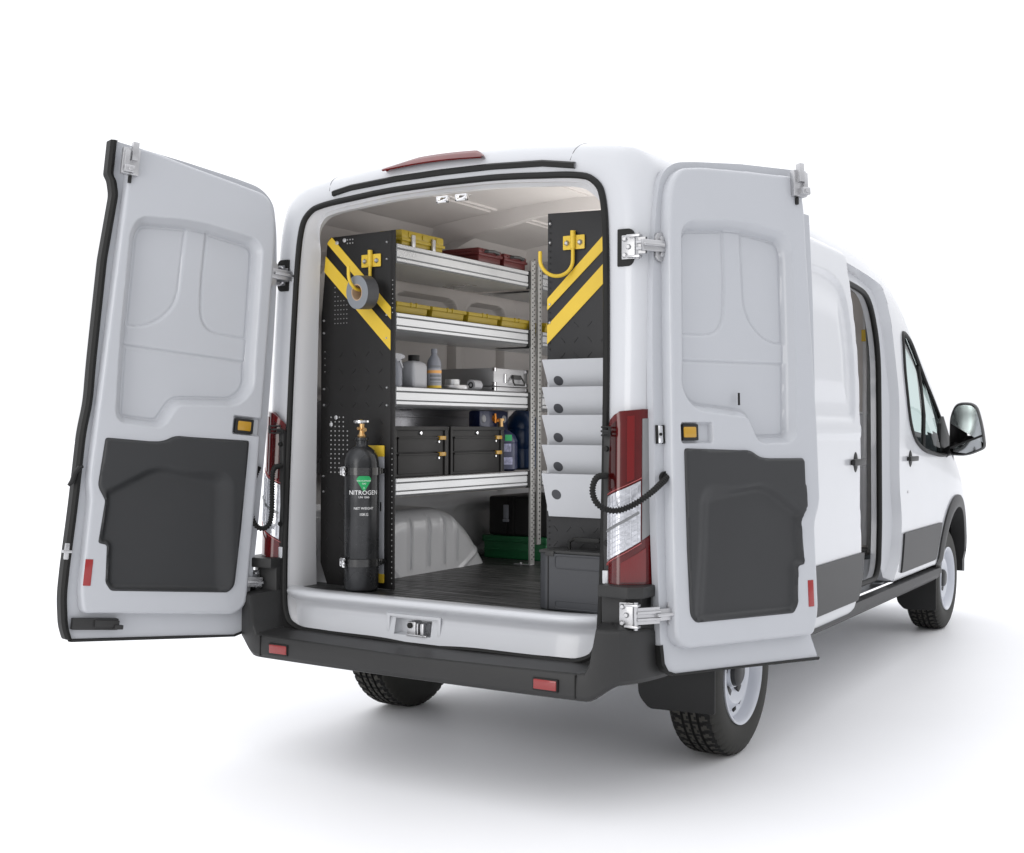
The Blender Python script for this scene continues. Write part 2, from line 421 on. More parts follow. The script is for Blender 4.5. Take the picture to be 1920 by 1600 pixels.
# keep the first ring flat
SURFY, SURFZ, SURFX = G[:, :, 1], G[:, :, 2], G[:, :, 0]
def body_x(y, z):
    y = max(y, .53)
    """x of the right body side at (y,z)"""
    i = int(np.clip(np.searchsorted(np.median(side[:, :, 1], axis=1), y), 1, len(side)-1))
    ya, yb = side[i-1, 0, 1], side[i, 0, 1]; t = (y-ya)/(yb-ya) if yb > ya else 0
    t = min(1, max(0, t))
    pr = side[i-1]*(1-t)+side[i]*t
    k = (pr[:, 2] >= .44)
    return float(np.interp(z, pr[k, 2], pr[k, 0]))

ARCH_R = [(1.153+.455*math.cos(a), .37+.455*math.sin(a)) for a in np.linspace(-.35, math.pi+.35, 30)] + [(.72, .2), (1.58, .2)][:0]
ARCH_R = [(1.62, .2)] + [(1.153+.45*math.cos(a), .38+.45*math.sin(a)) for a in np.linspace(-.2, math.pi+.2, 30)] + [(.69, .2)]
FWY = 5.10
ARCH_F = [(FWY+.47, .2)] + [(FWY+.455*math.cos(a), .42+.46*math.sin(a)) for a in np.linspace(-.3, math.pi+.3, 34)] + [(FWY-.47, .2)]
SDOOR = roundpoly([(1.95, .47), (3.42, .47, .1), (3.56, .62, .1), (3.58, .85, .1), (3.50, 1.08, .1), (3.49, 1.6, .1), (3.49, 2.05, .1), (3.43, 2.26, .06), (1.95, 2.33)], .02)
WIN = roundpoly([(3.80, 2.02, .10), (4.10, 1.985, .1), (4.45, 1.80, .08), (4.80, 1.52, .1), (5.10, 1.24, .02), (4.61, 1.235, .1), (4.13, 1.275, .1), (3.86, 1.35, .15), (3.71, 1.50, .12), (3.69, 1.72, .1)], .05)
def shell(sign):
    holes = [('x', ARCH_R), ('x', ARCH_F), ('w', WIN)] + ([('x', SDOOR)] if sign > 0 else [])
    A, Z, X = SURFY.copy(), SURFZ.copy(), SURFX.copy()
    ca = (A[:-1, :-1]+A[1:, 1:])/2; cz = (Z[:-1, :-1]+Z[1:, 1:])/2; cx = (X[:-1, :-1]+X[1:, 1:])/2
    kp = np.ones(ca.shape, bool); gl = np.zeros(ca.shape, bool)
    issd = cx > .62
    for kind, hp in holes:
        ins = inside(hp, ca, cz) & issd & (ca > .5)
        if kind == 'w': gl |= ins
        kp &= ~ins
        cnt = np.zeros(A.shape, int); tot_ = np.zeros(A.shape, int)
        for di in (0, 1):
            for dj in (0, 1): cnt[di:A.shape[0]-1+di, dj:A.shape[1]-1+dj] += ins; tot_[di:A.shape[0]-1+di, dj:A.shape[1]-1+dj] += 1
        bd = (cnt > 0) & (cnt < 4) & (A > .5)
        d_, xa, za = nearest(hp, A, Z); k = bd & (d_ < .05)
        A = np.where(k, xa, A); Z = np.where(k, za, Z)
    # windscreen
    ws = (ca > 4.25) & (ca < 5.45) & (cz > 1.38) & (cx < np.interp(ca, [4.2, 4.8, 5.5], [.72, .79, .84]))
    kp &= ~ws
    return A, Z, X*sign, kp, gl, ws
def add_shell(mb, A, Z, X, kp, dx=0., dn=0.):
    idx = {}; vv = []; fc = []
    R, C = kp.shape
    for i in range(R):
        for j in range(C):
            if kp[i, j]:
                q = []
                for a, b in ((i, j), (i+1, j), (i+1, j+1), (i, j+1)):
                    if (a, b) not in idx: idx[(a, b)] = len(vv); vv.append(Vector((X[a, b]+dx, A[a, b], Z[a, b]-dn)))
                    q.append(idx[(a, b)])
                fc.append(q)
    mb.faces_from(vv, fc)
bs = MB(); ws = MB()
for sgn in (1, -1):
    A, Z, X, kp, gl, wsm = shell(sgn)
    add_shell(bs, A, Z, X, kp)
    gm = MB(); add_shell(gm, A, Z, X, gl, dx=-.012*sgn)
    gm.build('side_window', GLASS, van, ang=60)
    add_shell(ws, A, Z, X, wsm, dn=.01)
# front cap
R, C = SURFY.shape
cap = [Vector((SURFX[-1, j], SURFY[-1, j], SURFZ[-1, j])) for j in range(C)] + [Vector((-SURFX[-1, j], SURFY[-1, j], SURFZ[-1, j])) for j in range(C-2, 0, -1)]
bs.faces_from(cap, [tuple(range(len(cap)))])
# underside closing plate

body = bs.build('body_shell', PAINT, van, ang=32, weld=True)
ws.build('windscreen', GLASS, van, ang=60, weld=True)
up_ = MB(); up_.box(-.60, .60, .30, 5.6, .44, .50, .02); up_.box(-.88, .88, 1.65, 4.6, .45, .50, .01); up_.build('floor_pan_bounce', PAINT, van)  # unseen white underside, added to bounce light onto the ground
ub = MB(); ub.box(-.42, -.34, .35, 5.6, .38, .45, .01); ub.box(.34, .42, .35, 5.6, .38, .45, .01)
ub.tube([(-.8, 1.153, .34), (.8, 1.153, .34)], .045, 12); ub.tube([(-.8, FWY, .34), (.8, FWY, .34)], .04, 12)
ub.lathe([(0, -.16), (.09, -.16), (.15, -.06), (.15, .06), (.09, .16), (0, .16)], (0.05, 1.153, .34), 'x', 20)
ub.build('underbody', BLK, van)

# jamb of the side door
def resample(poly, n):
    P = np.array(poly + [poly[0]]); L = np.concatenate([[0], np.cumsum(np.linalg.norm(np.diff(P, axis=0), axis=1))])
    t = np.linspace(0, L[-1], n+1)[:-1]
    return np.stack([np.interp(t, L, P[:, 0]), np.interp(t, L, P[:, 1])], 1)
SEAL = roundpoly([(1.98, .55), (3.20, .55, .06), (3.27, .62, .06), (3.29, .85, .1), (3.27, 1.45, .1), (3.25, 1.88, .3), (3.05, 2.16, .2), (2.75, 2.19, .2), (1.98, 2.21)], .04, 8)
n_ = 160
o_ = resample(SDOOR, n_)
# match by arc fractions of corresponding corners: use angle about the centre
def polar(poly, c, n):
    P = resample(poly, 1200); out = []
    ang = np.arctan2(P[:, 1]-c[1], P[:, 0]-c[0])
    for a in np.linspace(-math.pi, math.pi, n+1)[:-1]:
        out.append(P[np.argmin(np.abs(np.angle(np.exp(1j*(ang-a)))))])
    return np.array(out)
cc = (2.7, 1.35)
po, pi_ = polar(SDOOR, cc, 240), polar(SEAL, cc, 240)
rings = []
for k in range(241):
    a, b = po[k % 240], pi_[k % 240]
    xo = body_x(a[0], a[1]); 
    m1 = a*.97+b*.03; m2 = a*.90+b*.10; m3 = a*.12+b*.88
    rings.append([Vector((xo, a[0], a[1])), Vector((xo-.012, *m1)), Vector((xo-.05, *m2)), Vector((.955, *m3)), Vector((.962, *b)), Vector((.945, *b)), Vector((.925, *b))])
jm = MB(); jm.strip(rings, None); jm.build('side_door_jamb', PAINT, van, ang=50, weld=True)
sl = MB(); sl.tube([(.972, p[0], p[1]) for p in roundpoly([tuple(q) for q in SEAL], .0)], .016, 10, closed=True)
sl.build('side_door_seal', RUB, van)

# window frame seals, quarter pane bar, on both sides
for sgn in (1, -1):
    f = MB(); pth = resample(WIN, 110)
    f.tube([(sgn*(body_x(p[0], p[1])+.001), p[0], p[1]) for p in pth], .013, 8, closed=True)
    f.tube([(sgn*(body_x(4.42, z)-.004), y, z) for y, z in ((4.14, 1.27), (4.25, 1.5), (4.33, 1.7), (4.38, 1.83))] , .014, 8)
    f.build('window_seal', RUB, van)
    q = MB(); q.prism([(4.70, 1.225), (5.12, 1.18), (5.11, 1.27), (4.80, 1.50), (4.72, 1.45)], 'x', sgn*1.003, sgn*.975, .006)
    q.build('mirror_base', BLK, van)

# cargo lining
WAL = [(0, .66), (.86, .66), (.90, .69), (.90, .80), (.90, 1.0), (.90, 1.5), (.885, 1.95), (.862, 2.22), (.840, 2.36), (.800, 2.435), (.46, 2.505), (.23, 2.528), (0, 2.538)]
def inset(pts, d): 
    return [(x-d if x > 0 else 0, z + (d if z < .6 else (-d if z > 2.3 else 0))) for x, z in pts]
L = [st(.002, inset(OPN, .004), 1), st(.03, inset(OPN, .018), 1), st(.09, inset(OPN, .03), 1), st(.338, inset(OPN, .035)), st(.35, inset(OPN, .02)), st(.356, WAL), st(1.2, WAL), st(3.44, WAL)]
LK = KK[KK >= tk[2]]
LC = np.array([pchip(tk, np.array(s_), LK) for s_ in L])
for k_ in (2, 3, 4): LC[k_, :, 1] -= (.0, .0, .022, .085, .085)[k_]*ss((LC[k_, :, 2]-2.17)/.24)
jb = MB()
LJ = np.array([pchip(tk, np.array(s_), KK) for s_ in L[:5]])
for k_ in (2, 3, 4): LJ[k_, :, 1] -= (.0, .0, .022, .085, .085)[k_]*ss((LJ[k_, :, 2]-2.17)/.24)
for sgn in (1, -1): jb.grid(LJ*[sgn, 1, 1])
jb.build('rear_door_jamb', mat('jamb_paint', (.60, .60, .61), .45, coat=.2), van, ang=50, weld=True)
ln = MB()
for sgn in (1, -1):
    ln.grid(LC[4:7]*[sgn, 1, 1])
    k0 = 0
full = pchip([0, 1], LC[6:8], np.linspace(0, 1, 50))
for sgn in (1, -1):
    yy = full[:, :, 1]; zz = full[:, :, 2]
    for i in range(len(full)-1):
        for j in range(full.shape[1]-1):
            cy, cz = (yy[i, j]+yy[i+1, j+1])/2, (zz[i, j]+zz[i+1, j+1])/2
            if sgn > 0 and 1.98 < cy < 3.30 and .5 < cz < 2.2: continue
            ln.faces_from([Vector((full[a, b, 0]*sgn, full[a, b, 1], full[a, b, 2])) for a, b in ((i, j), (i+1, j), (i+1, j+1), (i, j+1))], [(0, 1, 2, 3)])
# bulkhead behind the seats
ln.faces_from([Vector(p) for p in ((-.9, 3.44, .66), (.9, 3.44, .66), (.88, 3.44, 2.2), (.80, 3.44, 2.40), (0, 3.44, 2.53), (-.80, 3.44, 2.40), (-.88, 3.44, 2.2))], [tuple(range(7))])
ln.build('cargo_lining', LINER, van, ang=40, weld=True)
# side wall relief
def wallF(a, z, h): return (-.896 + (0 if z < 1.9 else (z-1.9)*.10) + h, a, z)
rp = lambda y0, y1, z0, z1, r=.07: roundpoly([(y0, z0), (y1, z0), (y1, z1), (y0, z1)], r)
RECS = [rp(1.00, 1.57, 1.60, 2.09, .10), rp(1.66, 2.06, 1.60, 2.09, .10), rp(2.62, 3.1, 1.62, 2.05), rp(.86, 1.08, 2.26, 2.40, .05), rp(1.55, 1.98, 2.26, 2.40, .05), rp(.5, .88, 1.3, 2.05)]
BIG = rp(.42, 2.19, 1.56, 2.16, .12)
def wallh(A, Z):
    h = .014 + .036*ss(sd(BIG, A, Z)/.012 + .5)
    for r_ in RECS:
        e = sd(r_, A, Z); h = h - .040*ss(e/.012+.3)*(1) + .007*np.exp(-((e+.010)/.008)**2)
    h = np.maximum(h, .002)
    for yc in (1.56, 2.10): h = h + .022*np.exp(-((A-yc)/.035)**4)*(Z < 1.60)
    h = h - .012*np.exp(-((A-1.27)/.007)**2)*(Z < 1.56) + .010*np.exp(-((Z-2.22)/.012)**2)
    return h
wp = MB(); relief(wp, [(.40, 1.05), (3.42, 1.05), (3.42, 2.43), (.40, 2.43)], wallh, .010, wallF, skirt=-.01)
wp.build('wall_panel', LINER, van, ang=60)
gp = MB(); relief(gp, [(.40, .66), (3.42, .66), (3.42, 1.05), (.40, 1.05)], lambda A, Z: .014 - .012*ss(sd(rp(1.62, 2.9, .72, 1.0), A, Z)/.02) + .012*np.exp(-((Z-.985)/.02)**2), .014, wallF, skirt=-.01)
gp.build('lower_wall_panel', GREYMET, van, ang=60)
# wheel housings
WHP = roundpoly([(.40, .700, .01), (.56, .93, .10), (.70, 1.018, .12), (1.15, 1.018, .16), (1.36, .90, .2), (1.53, .700, .01)], .05, 12)
def whh(A, Z):
    e = np.where(Z < .74, sd(WHP+[], A, Z), sd(WHP, A, Z))
    P_t = [(p[0], p[1]-(.2 if p[1] < .705 else 0)) for p in WHP]
    e = sd(P_t, A, Z)
    t = np.clip(e/.085, 0, 1)
    h = -.085*(1-np.sqrt(np.clip(1-(1-t)**2, 0, 1)))
    for yc in (.82, .97, 1.10, 1.21):
        h = h + .007*(np.exp(-((A-yc-.010)/.006)**2) + np.exp(-((A-yc+.010)/.006)**2) - .9*np.exp(-((A-yc)/.006)**2))*ss((1.0-Z)/.03)*ss((Z-.72)/.02)
    for (a0, z0, a1, z1) in ((.60, .84, .74, .705), (1.44, .80, 1.26, .705)):
        d = abs((A-a0)*(z1-z0)-(Z-z0)*(a1-a0))/math.hypot(a1-a0, z1-z0)
        h = h + .009*np.exp(-(d/.010)**2)
    return h
for sgn in (-1, 1):
    wh = MB(); relief(wh, WHP, whh, .008, lambda a, z, h: (sgn*(.582-h), a, z), skirt=-.32)
    wh.build('wheel_housing', GREYMET, van, ang=50)
fl = MB(); fl.grid([[(-.9, .165, .705), (.9, .165, .705)], [(-.9, 3.43, .705), (.9, 3.43, .705)]]); fl.build('cargo_floor_mat', FLOOR, van, smooth=False)
# roof bows and ceiling seams
def roofz(x): return float(np.interp(abs(x), [0, .23, .46, .80], [2.538, 2.528, 2.505, 2.435]))
for yb in (1.42, 2.36):
    rb = MB(); rows = []
    for x in np.linspace(-.855, .855, 60):
        t = abs(x)/.855; dp = .058 + .045*t**6 + .014*math.exp(-((abs(x)-.45)/.12)**2)
        z = roofz(x) if abs(x) < .8 else 2.435-(abs(x)-.8)*1.6
        wd = .026 + .07*t**4
        rows.append([(x, yb-wd*1.9, z+.012), (x, yb-wd*1.2, z-dp*.55), (x, yb-wd*.8, z-dp), (x, yb+wd*.8, z-dp), (x, yb+wd*1.2, z-dp*.55), (x, yb+wd*1.9, z+.012)])
    rb.grid(rows); rb.build('roof_bow', LINER, van, ang=30)
for xs in (-.46, -.42, .10, .30, .34, .62, .66):
    for y0, y1 in ((.42, 1.32), (1.52, 2.26), (2.46, 3.3)):
        sm = MB(); sm.box(xs-.005, xs+.005, y0, y1, roofz(xs)-.008, roofz(xs)+.01, .003); sm.build('roof_seam', LINER, van)
cr_ = MB(); cr_.grid([[(-.866, y, 2.33), (-.835, y, 2.35), (-.800, y, 2.415), (-.785, y, 2.44)] for y in (.40, 3.42)]); cr_.build('cant_rail', LINER, van)

# rear sill
sp = [(.150, .535), (.162, .60), (.168, .63), (.155, .655), (.135, .668), (.118, .680), (.112, .695), (.120, .708), (.150, .712), (.20, .708), (.24, .69)]
si = MB(); rows = []
tks = np.concatenate([[0], np.cumsum([math.dist(sp[i], sp[i+1]) for i in range(len(sp)-1)])])
spf = pchip(tks, np.array(sp), np.linspace(0, tks[-1], 50))
for y, z in spf: rows.append([(x, y + (.06*(abs(x)/.775)**10), z) for x in np.linspace(-.772, .772, 60)])
# pocket hole for the latch
g_ = np.array(rows)
cx_ = (g_[:-1, :-1, 0]+g_[1:, 1:, 0])/2; cz_ = (g_[:-1, :-1, 2]+g_[1:, 1:, 2])/2
hk = (cx_ > -.17) & (cx_ < .02) & (cz_ > .562) & (cz_ < .628)
vvv = [Vector(p) for r_ in rows for p in r_]; C_ = 60
si.faces_from(vvv, [(i*C_+j, i*C_+j+1, (i+1)*C_+j+1, (i+1)*C_+j) for i in range(49) for j in range(59) if not hk[i, j]])
xs0 = g_[0, :, 0]; xh = [x for x in xs0 if -.17-.03 < x < .02+.03]
si.build('rear_sill', PAINT, van, ang=50)
pk = MB()
x0, x1, z0, z1 = -.197, .047, .560, .634
rr = [[(x0, .158, z0), (x1, .158, z0), (x1, .163, z1), (x0, .163, z1), (x0, .158, z0)], [(x0+.035, .20, z0+.006), (x1-.02, .20, z0+.006), (x1-.02, .20, z1-.012), (x0+.035, .20, z1-.012), (x0+.035, .20, z0+.006)]]
pk.grid(rr); pk.faces_from([Vector(p) for p in rr[1][:4]], [(0, 1, 2, 3)])
for a_, b_ in (((x0-.015, x1+.015), (z1-.002, z1+.012)), ((x0-.015, x1+.015), (z0-.012, z0+.002))): pk.box(a_[0], a_[1], .156, .166, b_[0], b_[1], .004)
for a_ in ((x0-.014, x0+.002), (x1-.002, x1+.014)): pk.box(a_[0], a_[1], .156, .166, z0-.005, z1+.005, .004)
pko = pk.build('latch_pocket', PAINT, van, ang=40)
lt = MB(); lt.box(-.105, -.062, .155, .195, .566, .618, .004); lt.box(-.05, -.042, .145, .195, .570, .615, .002); lt.box(-.03, -.012, .140, .195, .566, .617, .006)
lt.box(-.105, -.005, .150, .19, .560, .568, .002); lt.build('latch_striker', STEEL, pko)
lk = MB(); lk.cyl((-.088, .149, .603), .012, .01, 'y', 16); lk.build('latch_button', RUB, pko)

# seal round the rear opening
ring = [(x, z) for x, z in pchip(tk, np.array([(a, b) for a, b in OPN]), np.linspace(0, tk[-1], 170))]
wave = lambda x: -.012*math.exp(-((x+.02)/.16)**2)
full_ring = [(x, z + (wave(x) if z < .6 else 0)) for x, z in ring] + [(-x, z + (wave(-x) if z < .6 else 0)) for x, z in ring[::-1]][1:-1]
sl = MB(); sl.tube([(x, Y0(z)-.006, z) for x, z in full_ring], .0130, 10, closed=True)
sl.build('rear_door_seal', RUB, van)
# gutter strip over the opening
gs = MB(); rows = []
for x in np.linspace(-.575, .625, 50):
    z = float(np.interp(abs(x), [0, .24, .48, .63], [2.459, 2.456, 2.443, 2.418])); y = Y0(z)-.001
    rows.append([(x, y, z-.013), (x, y-.012, z-.010), (x, y-.014, z+.006), (x, y-.004, z+.013), (x, y+.02, z+.013)])
gs.grid(rows); gs.build('gutter_strip', RUB, van, ang=50)
# high brake light
bl = MB(); rows = []
for x in np.linspace(-.295, .205, 36):
    t = (x+.295)/.5; hh = min(1, t/.30, (1-t)/.12); hh = hh**.7 if hh > 0 else 0
    zb = 2.492 + .010*math.sin(math.pi*t); zt = zb + .006 + .036*hh
    yb, yt = .228, .228 + .012 + .046*hh
    rows.append([(x, yb, zb), (x, yb-.008, zb+.004), (x, (yb+yt)/2-.008, (zb+zt)/2+.006), (x, yt-.004, zt+.003), (x, yt+.02, zt-.004)])
bl.grid(rows); bl.build('high_brake_light', mat('brake_light_lens', (.13, .008, .008), .35, spec=.3, vary=.25, vscale=12), van, ang=60)
# roof corner seams
def surf_at(x, k):
    c = C3[k]; q = c[:, 2] > 2.2; o = np.argsort(c[q, 0]); return tuple(float(np.interp(x, c[q, 0][o], c[q, n_][o])) for n_ in (1, 2))
for sgn in (1, -1):
    se = MB()
    sp_ = np.array([(.60+.008*n_, *surf_at(.60+.008*n_, k)) for n_, k in enumerate((1, 2, 3, 4, 5))])
    sp_ = pchip([0, 1, 2, 3, 4], sp_, np.linspace(0, 3.6, 24))
    se.tube([(sgn*x, y, z+.0) for x, y, z in sp_], .0018, 6)
    se.build('roof_seam', LGREY, van)
# top strikers
for x in (.012, .105):
    s_ = MB(); s_.box(x-.028, x+.028, .225, .262, 2.352, 2.358, .002); s_.box(x-.028, x-.020, .225, .24, 2.330, 2.356, .001); s_.box(x+.020, x+.028, .225, .24, 2.330, 2.356, .001)
    s_.box(x-.028, x+.028, .225, .235, 2.330, 2.337, .001); s_.tube([(x-.02, .235, 2.335), (x+.018, .245, 2.35)], .005, 8)
    s_.build('door_striker', CHR, van)

# ---------------------------------------------------------------- rear bumper
def bump_path():
    def pc(pts, n):
        P = np.array(pts); L_ = np.concatenate([[0], np.cumsum(np.linalg.norm(np.diff(P, axis=0), axis=1))])
        return pchip(L_, P, np.linspace(0, L_[-1], n))
    h_ = np.concatenate([pc([(1.0, .78), (1.0, .5), (.995, .30), (.978, .18), (.952, .10), (.918, .045)], 36), pc([(.918, .045), (.868, .020), (.79, .000), (.70, -.004), (.4, -.012), (0, -.016)], 44)[1:]])
    return np.concatenate([h_, (h_*[-1, 1])[::-1][1:]])
BP = bump_path()
bm_ = MB(); rows = []
for i, (x, y) in enumerate(BP):
    a = BP[max(0, i-1)]; b = BP[min(len(BP)-1, i+1)]; t = np.array(b)-a; t /= np.linalg.norm(t); nn = np.array([-t[1], t[0]])
    if nn@np.array([x, y-.6]) > 0: nn = -nn          # inward normal
    ax = abs(x)
    u_ = np.clip((ax-.785)/.050, 0, 1); u_ = 1-math.sqrt(max(0, 1-u_**2)); top = .515 + .012*ax + (.688-.526)*float(u_)
    if y > .14: top = .69 - .08*float(ss(np.array((y-.14)/.3)))
    zb = .425 + .062*float(ss(np.array((ax-.80)/.13)))
    dep = .18 if ax < .86 else (.18-.10*float(ss(np.array((ax-.86)/.08))))
    prof = [(.10, zb+.0), (.030, zb-.004), (.008, zb+.003), (.0, zb+.018), (.0, (zb+top)/2), (.003, top-.014), (.007, top-.005), (.016, top), (dep*.6, top+.008), (dep, top+.012)]
    rows.append([(x+nn[0]*d, y+nn[1]*d, z) for d, z in prof])
bm_.grid(rows)
bumper = bm_.build('rear_bumper', BLK2, van, ang=21)
bs2 = MB()
for x in (-.765, .765):
    bs2 = MB(); bs2.box(x-.0025, x+.0025, -.0045, .1, .435, .520, .001); bs2.build('panel_gap', RUB, bumper)
for x in (-.655, .645):
    r_ = MB(); r_.box(x-.048, x+.048, -.016, .02, .455, .492, .004); r_.build('bumper_reflector', REDR, bumper)
    r_ = MB(); r_.box(x-.053, x+.053, -.0125, .02, .450, .497, .003); r_.build('reflector_bezel', RUB, bumper)
# step between bumper bar and sill: black skin below the opening
sk = MB(); KKb = np.linspace(0, tk[4]*1.0, 60)
zl = .84
rows = []
ringp = pchip(tk, np.array(OPN), np.linspace(0, tk[-1], 400)); ringp = ringp[ringp[:, 1] < zl]
outp = pchip(tk, np.array(P1), np.linspace(0, tk[-1], 400)); outp = outp[:len(ringp)]
for (x, z), (x2, z2) in zip(ringp, outp):
    rows.append([(x+.004, Y0(z)-.004, z), (x+.012 if x > .6 else x, Y0(z)-.014, z-(.012 if x < .7 else 0)), ((x+x2)/2, Y0(z)-.010, (z+z2)/2), (x2, Y0(z)-.012, z2), (x2+.03, Y0(z)+.03, z2-.01), (x2+.05, Y0(z)+.12, z2-.02)])
for sgn in (1, -1): sk.grid([[(p[0]*sgn, p[1], p[2]) for p in r_] for r_ in rows])
sk.build('lower_rear_trim', BLK, van, ang=50)
for sgn in (1, -1):
    c_ = MB()
    c_.prism([(sgn*.800, .10), (sgn*.93, .085), (sgn*.975, .125), (sgn*.985, .30), (sgn*.80, .30)], 'z', .795, .838, .006)
    c_.prism([(sgn*.800, .135), (sgn*.90, .125), (sgn*.95, .16), (sgn*.95, .3), (sgn*.80, .3)], 'z', .60, .80, .004)
    c_.prism([(sgn*.955, .13), (sgn*.995, .30), (sgn*1.0, .75), (sgn*.9, .75), (sgn*.9, .2)], 'z', .60, .70, .004)
    c_.build('corner_step', BLK2, van, ang=30)
    v_ = MB(); v_.prism([(sgn*.789, .885), (sgn*.815, .885), (sgn*.818, 1.395), (sgn*.79, 1.395)], 'y', .165, .20, .004)
    v_.box(min(sgn*.79, sgn*.822), max(sgn*.79, sgn*.822), .158, .175, 1.385, 1.40, .003)
    v_.build('pillar_trim', BLK2, van)
    for z in (.985, 1.335):
        v_ = MB(); v_.lathe([(0, -.010), (.009, -.010), (.011, 0), (0, 0)], (sgn*.803, .165, z), 'y', 16); v_.build('trim_screw', RUB, van)
    v_ = MB(); v_.prism([(sgn*.789, .835), (sgn*.812, .835), (sgn*.812, .884), (sgn*.789, .884)], 'y', .160, .20, .003); v_.build('pillar_pad', PAINT, van)

# ---------------------------------------------------------------- tail lights
TL = np.array([(.807, .168), (.825, .150), (.860, .138), (.898, .150), (.932, .185), (.962, .235), (.990, .295), (1.012, .36)])
TL = np.array([(.808, .166), (.816, .152), (.856, .138), (.862, .138), (.900, .156), (.932, .185), (.962, .235), (.990, .295), (1.012, .36)])
TLL = np.concatenate([[0], np.cumsum(np.linalg.norm(np.diff(TL, axis=0), axis=1))]); TLL /= TLL[-1]
def tl_pt(u, z, out=0.):
    p = pchip(TLL, TL, np.array([u]))[0]; q = pchip(TLL, TL, np.array([min(1, u+.02)]))[0]; r_ = pchip(TLL, TL, np.array([max(0, u-.02)]))[0]
    t = q-r_; t /= np.linalg.norm(t); n = np.array([t[1], -t[0]])
    dz = .040*(z-.8); sh = -.010*max(0, z-1.2)
    return (p[0]+n[0]*out-.03*(z-.9)*.6, p[1]+n[1]*out+dz, z)
def lens(name, m, u0, u1, zl_, zh_, sgn, parent, out=.0, nz=14, nu=16):
    mb = MB(); rows = []
    for u in np.linspace(u0, u1, nu):
        a, b = zl_(u), zh_(u)
        rows.append([tl_pt(u, a, out-.02)] + [tl_pt(u, z, out) for z in np.linspace(a+.002, b-.002, nz)] + [tl_pt(u, b, out-.02)])
    rows = [[tl_pt(u0, z[2], out-.03) for z in rows[0]]] + rows + [[tl_pt(u1, z[2], out-.03) for z in rows[-1]]]
    mb.grid([[(p[0]*sgn, p[1], p[2]) for p in r_] for r_ in rows])
    return mb.build(name, m, parent, ang=45)
RIBM = mat('lens_rib_grey', (.50, .51, .54), .2, metal=.4)
ztop = lambda u: float(np.interp(u, [0, .18, .5, .75, 1], [1.425, 1.475, 1.485, 1.475, 1.46]))
zb1 = lambda u: 1.155 + .16*u; zb2 = lambda u: .905 + .20*u
for sgn in (1, -1):
    tl = lens('tail_light', RED, 0, 1, lambda u: .822, ztop, sgn, van, out=.0)
    lens('reverse_lens', CLEAR, .03, .43, lambda u: zb2(u)+.004, lambda u: zb1(u)-.004, sgn, tl, out=.004)
    lens('side_lens', mat('side_lens_grey', (.20, .205, .21), .3, coat=.6), .45, .97, lambda u: zb2(u)+.004, lambda u: ztop(u)-.035, sgn, tl, out=.0035)
    lens('lens_divider', mat('lens_edge', (.45, .10, .10), .2, coat=1), 0, .44, zb1, lambda u: zb1(u)+.006, sgn, tl, out=.006, nz=3)
    lens('lens_divider', mat('lens_edge', (.45, .10, .10), .2, coat=1), 0, .44, lambda u: zb2(u)-.006, zb2, sgn, tl, out=.006, nz=3)
    lens('lens_band', mat('bright_red_lens', (.14, .004, .005), .12, coat=.5), .28, .36, lambda u: zb1(u)+.010, lambda u: ztop(u)-.02, sgn, tl, out=.0035, nz=3)
    lens('lens_band', mat('bright_red_lens', (.14, .004, .005), .12, coat=.5), .22, .50, lambda u: .845, lambda u: zb2(u)-.03, sgn, tl, out=.0035, nz=3)
    lens('lens_band', mat('dark_red_lens', (.035, .002, .002), .15, coat=.5), .05, .16, lambda u: zb1(u)+.015, lambda u: ztop(u)-.03, sgn, tl, out=.003, nz=3)
    for k in range(6):
        u = .06+.066*k
        q = MB(); q.tube([tuple(np.array(tl_pt(u, z, .0045))*[sgn, 1, 1]) for z in np.linspace(zb2(u)+.012, zb1(u)-.012, 8)], .0016, 5); q.build('lens_rib', RIBM, tl)
    for k in range(11):
        zz = lambda u: zb2(u)+.02+.019*k
        q = MB(); q.tube([tuple(np.array(tl_pt(u, zz(u), .0045))*[sgn, 1, 1]) for u in np.linspace(.05, .41, 8)], .0014 if k != 5 else .006, 5); q.build('lens_rib', RIBM if k != 5 else LGREY, tl)
    ck = MB(); ck.tube([(sgn*.79, .15, 1.40), (sgn*.81, .125, 1.40), (sgn*.835, .125, 1.40)], .005, 6); ck.tube([(sgn*.835, .125, 1.385), (sgn*.835, .125, 1.415)], .005, 6)
    ck.tube([(sgn*.79, .15, 1.415), (sgn*.835, .125, 1.415)], .004, 6); ck.tube([(sgn*.79, .15, 1.385), (sgn*.835, .125, 1.385)], .004, 6)
    ck.build('door_check', BLK, van)

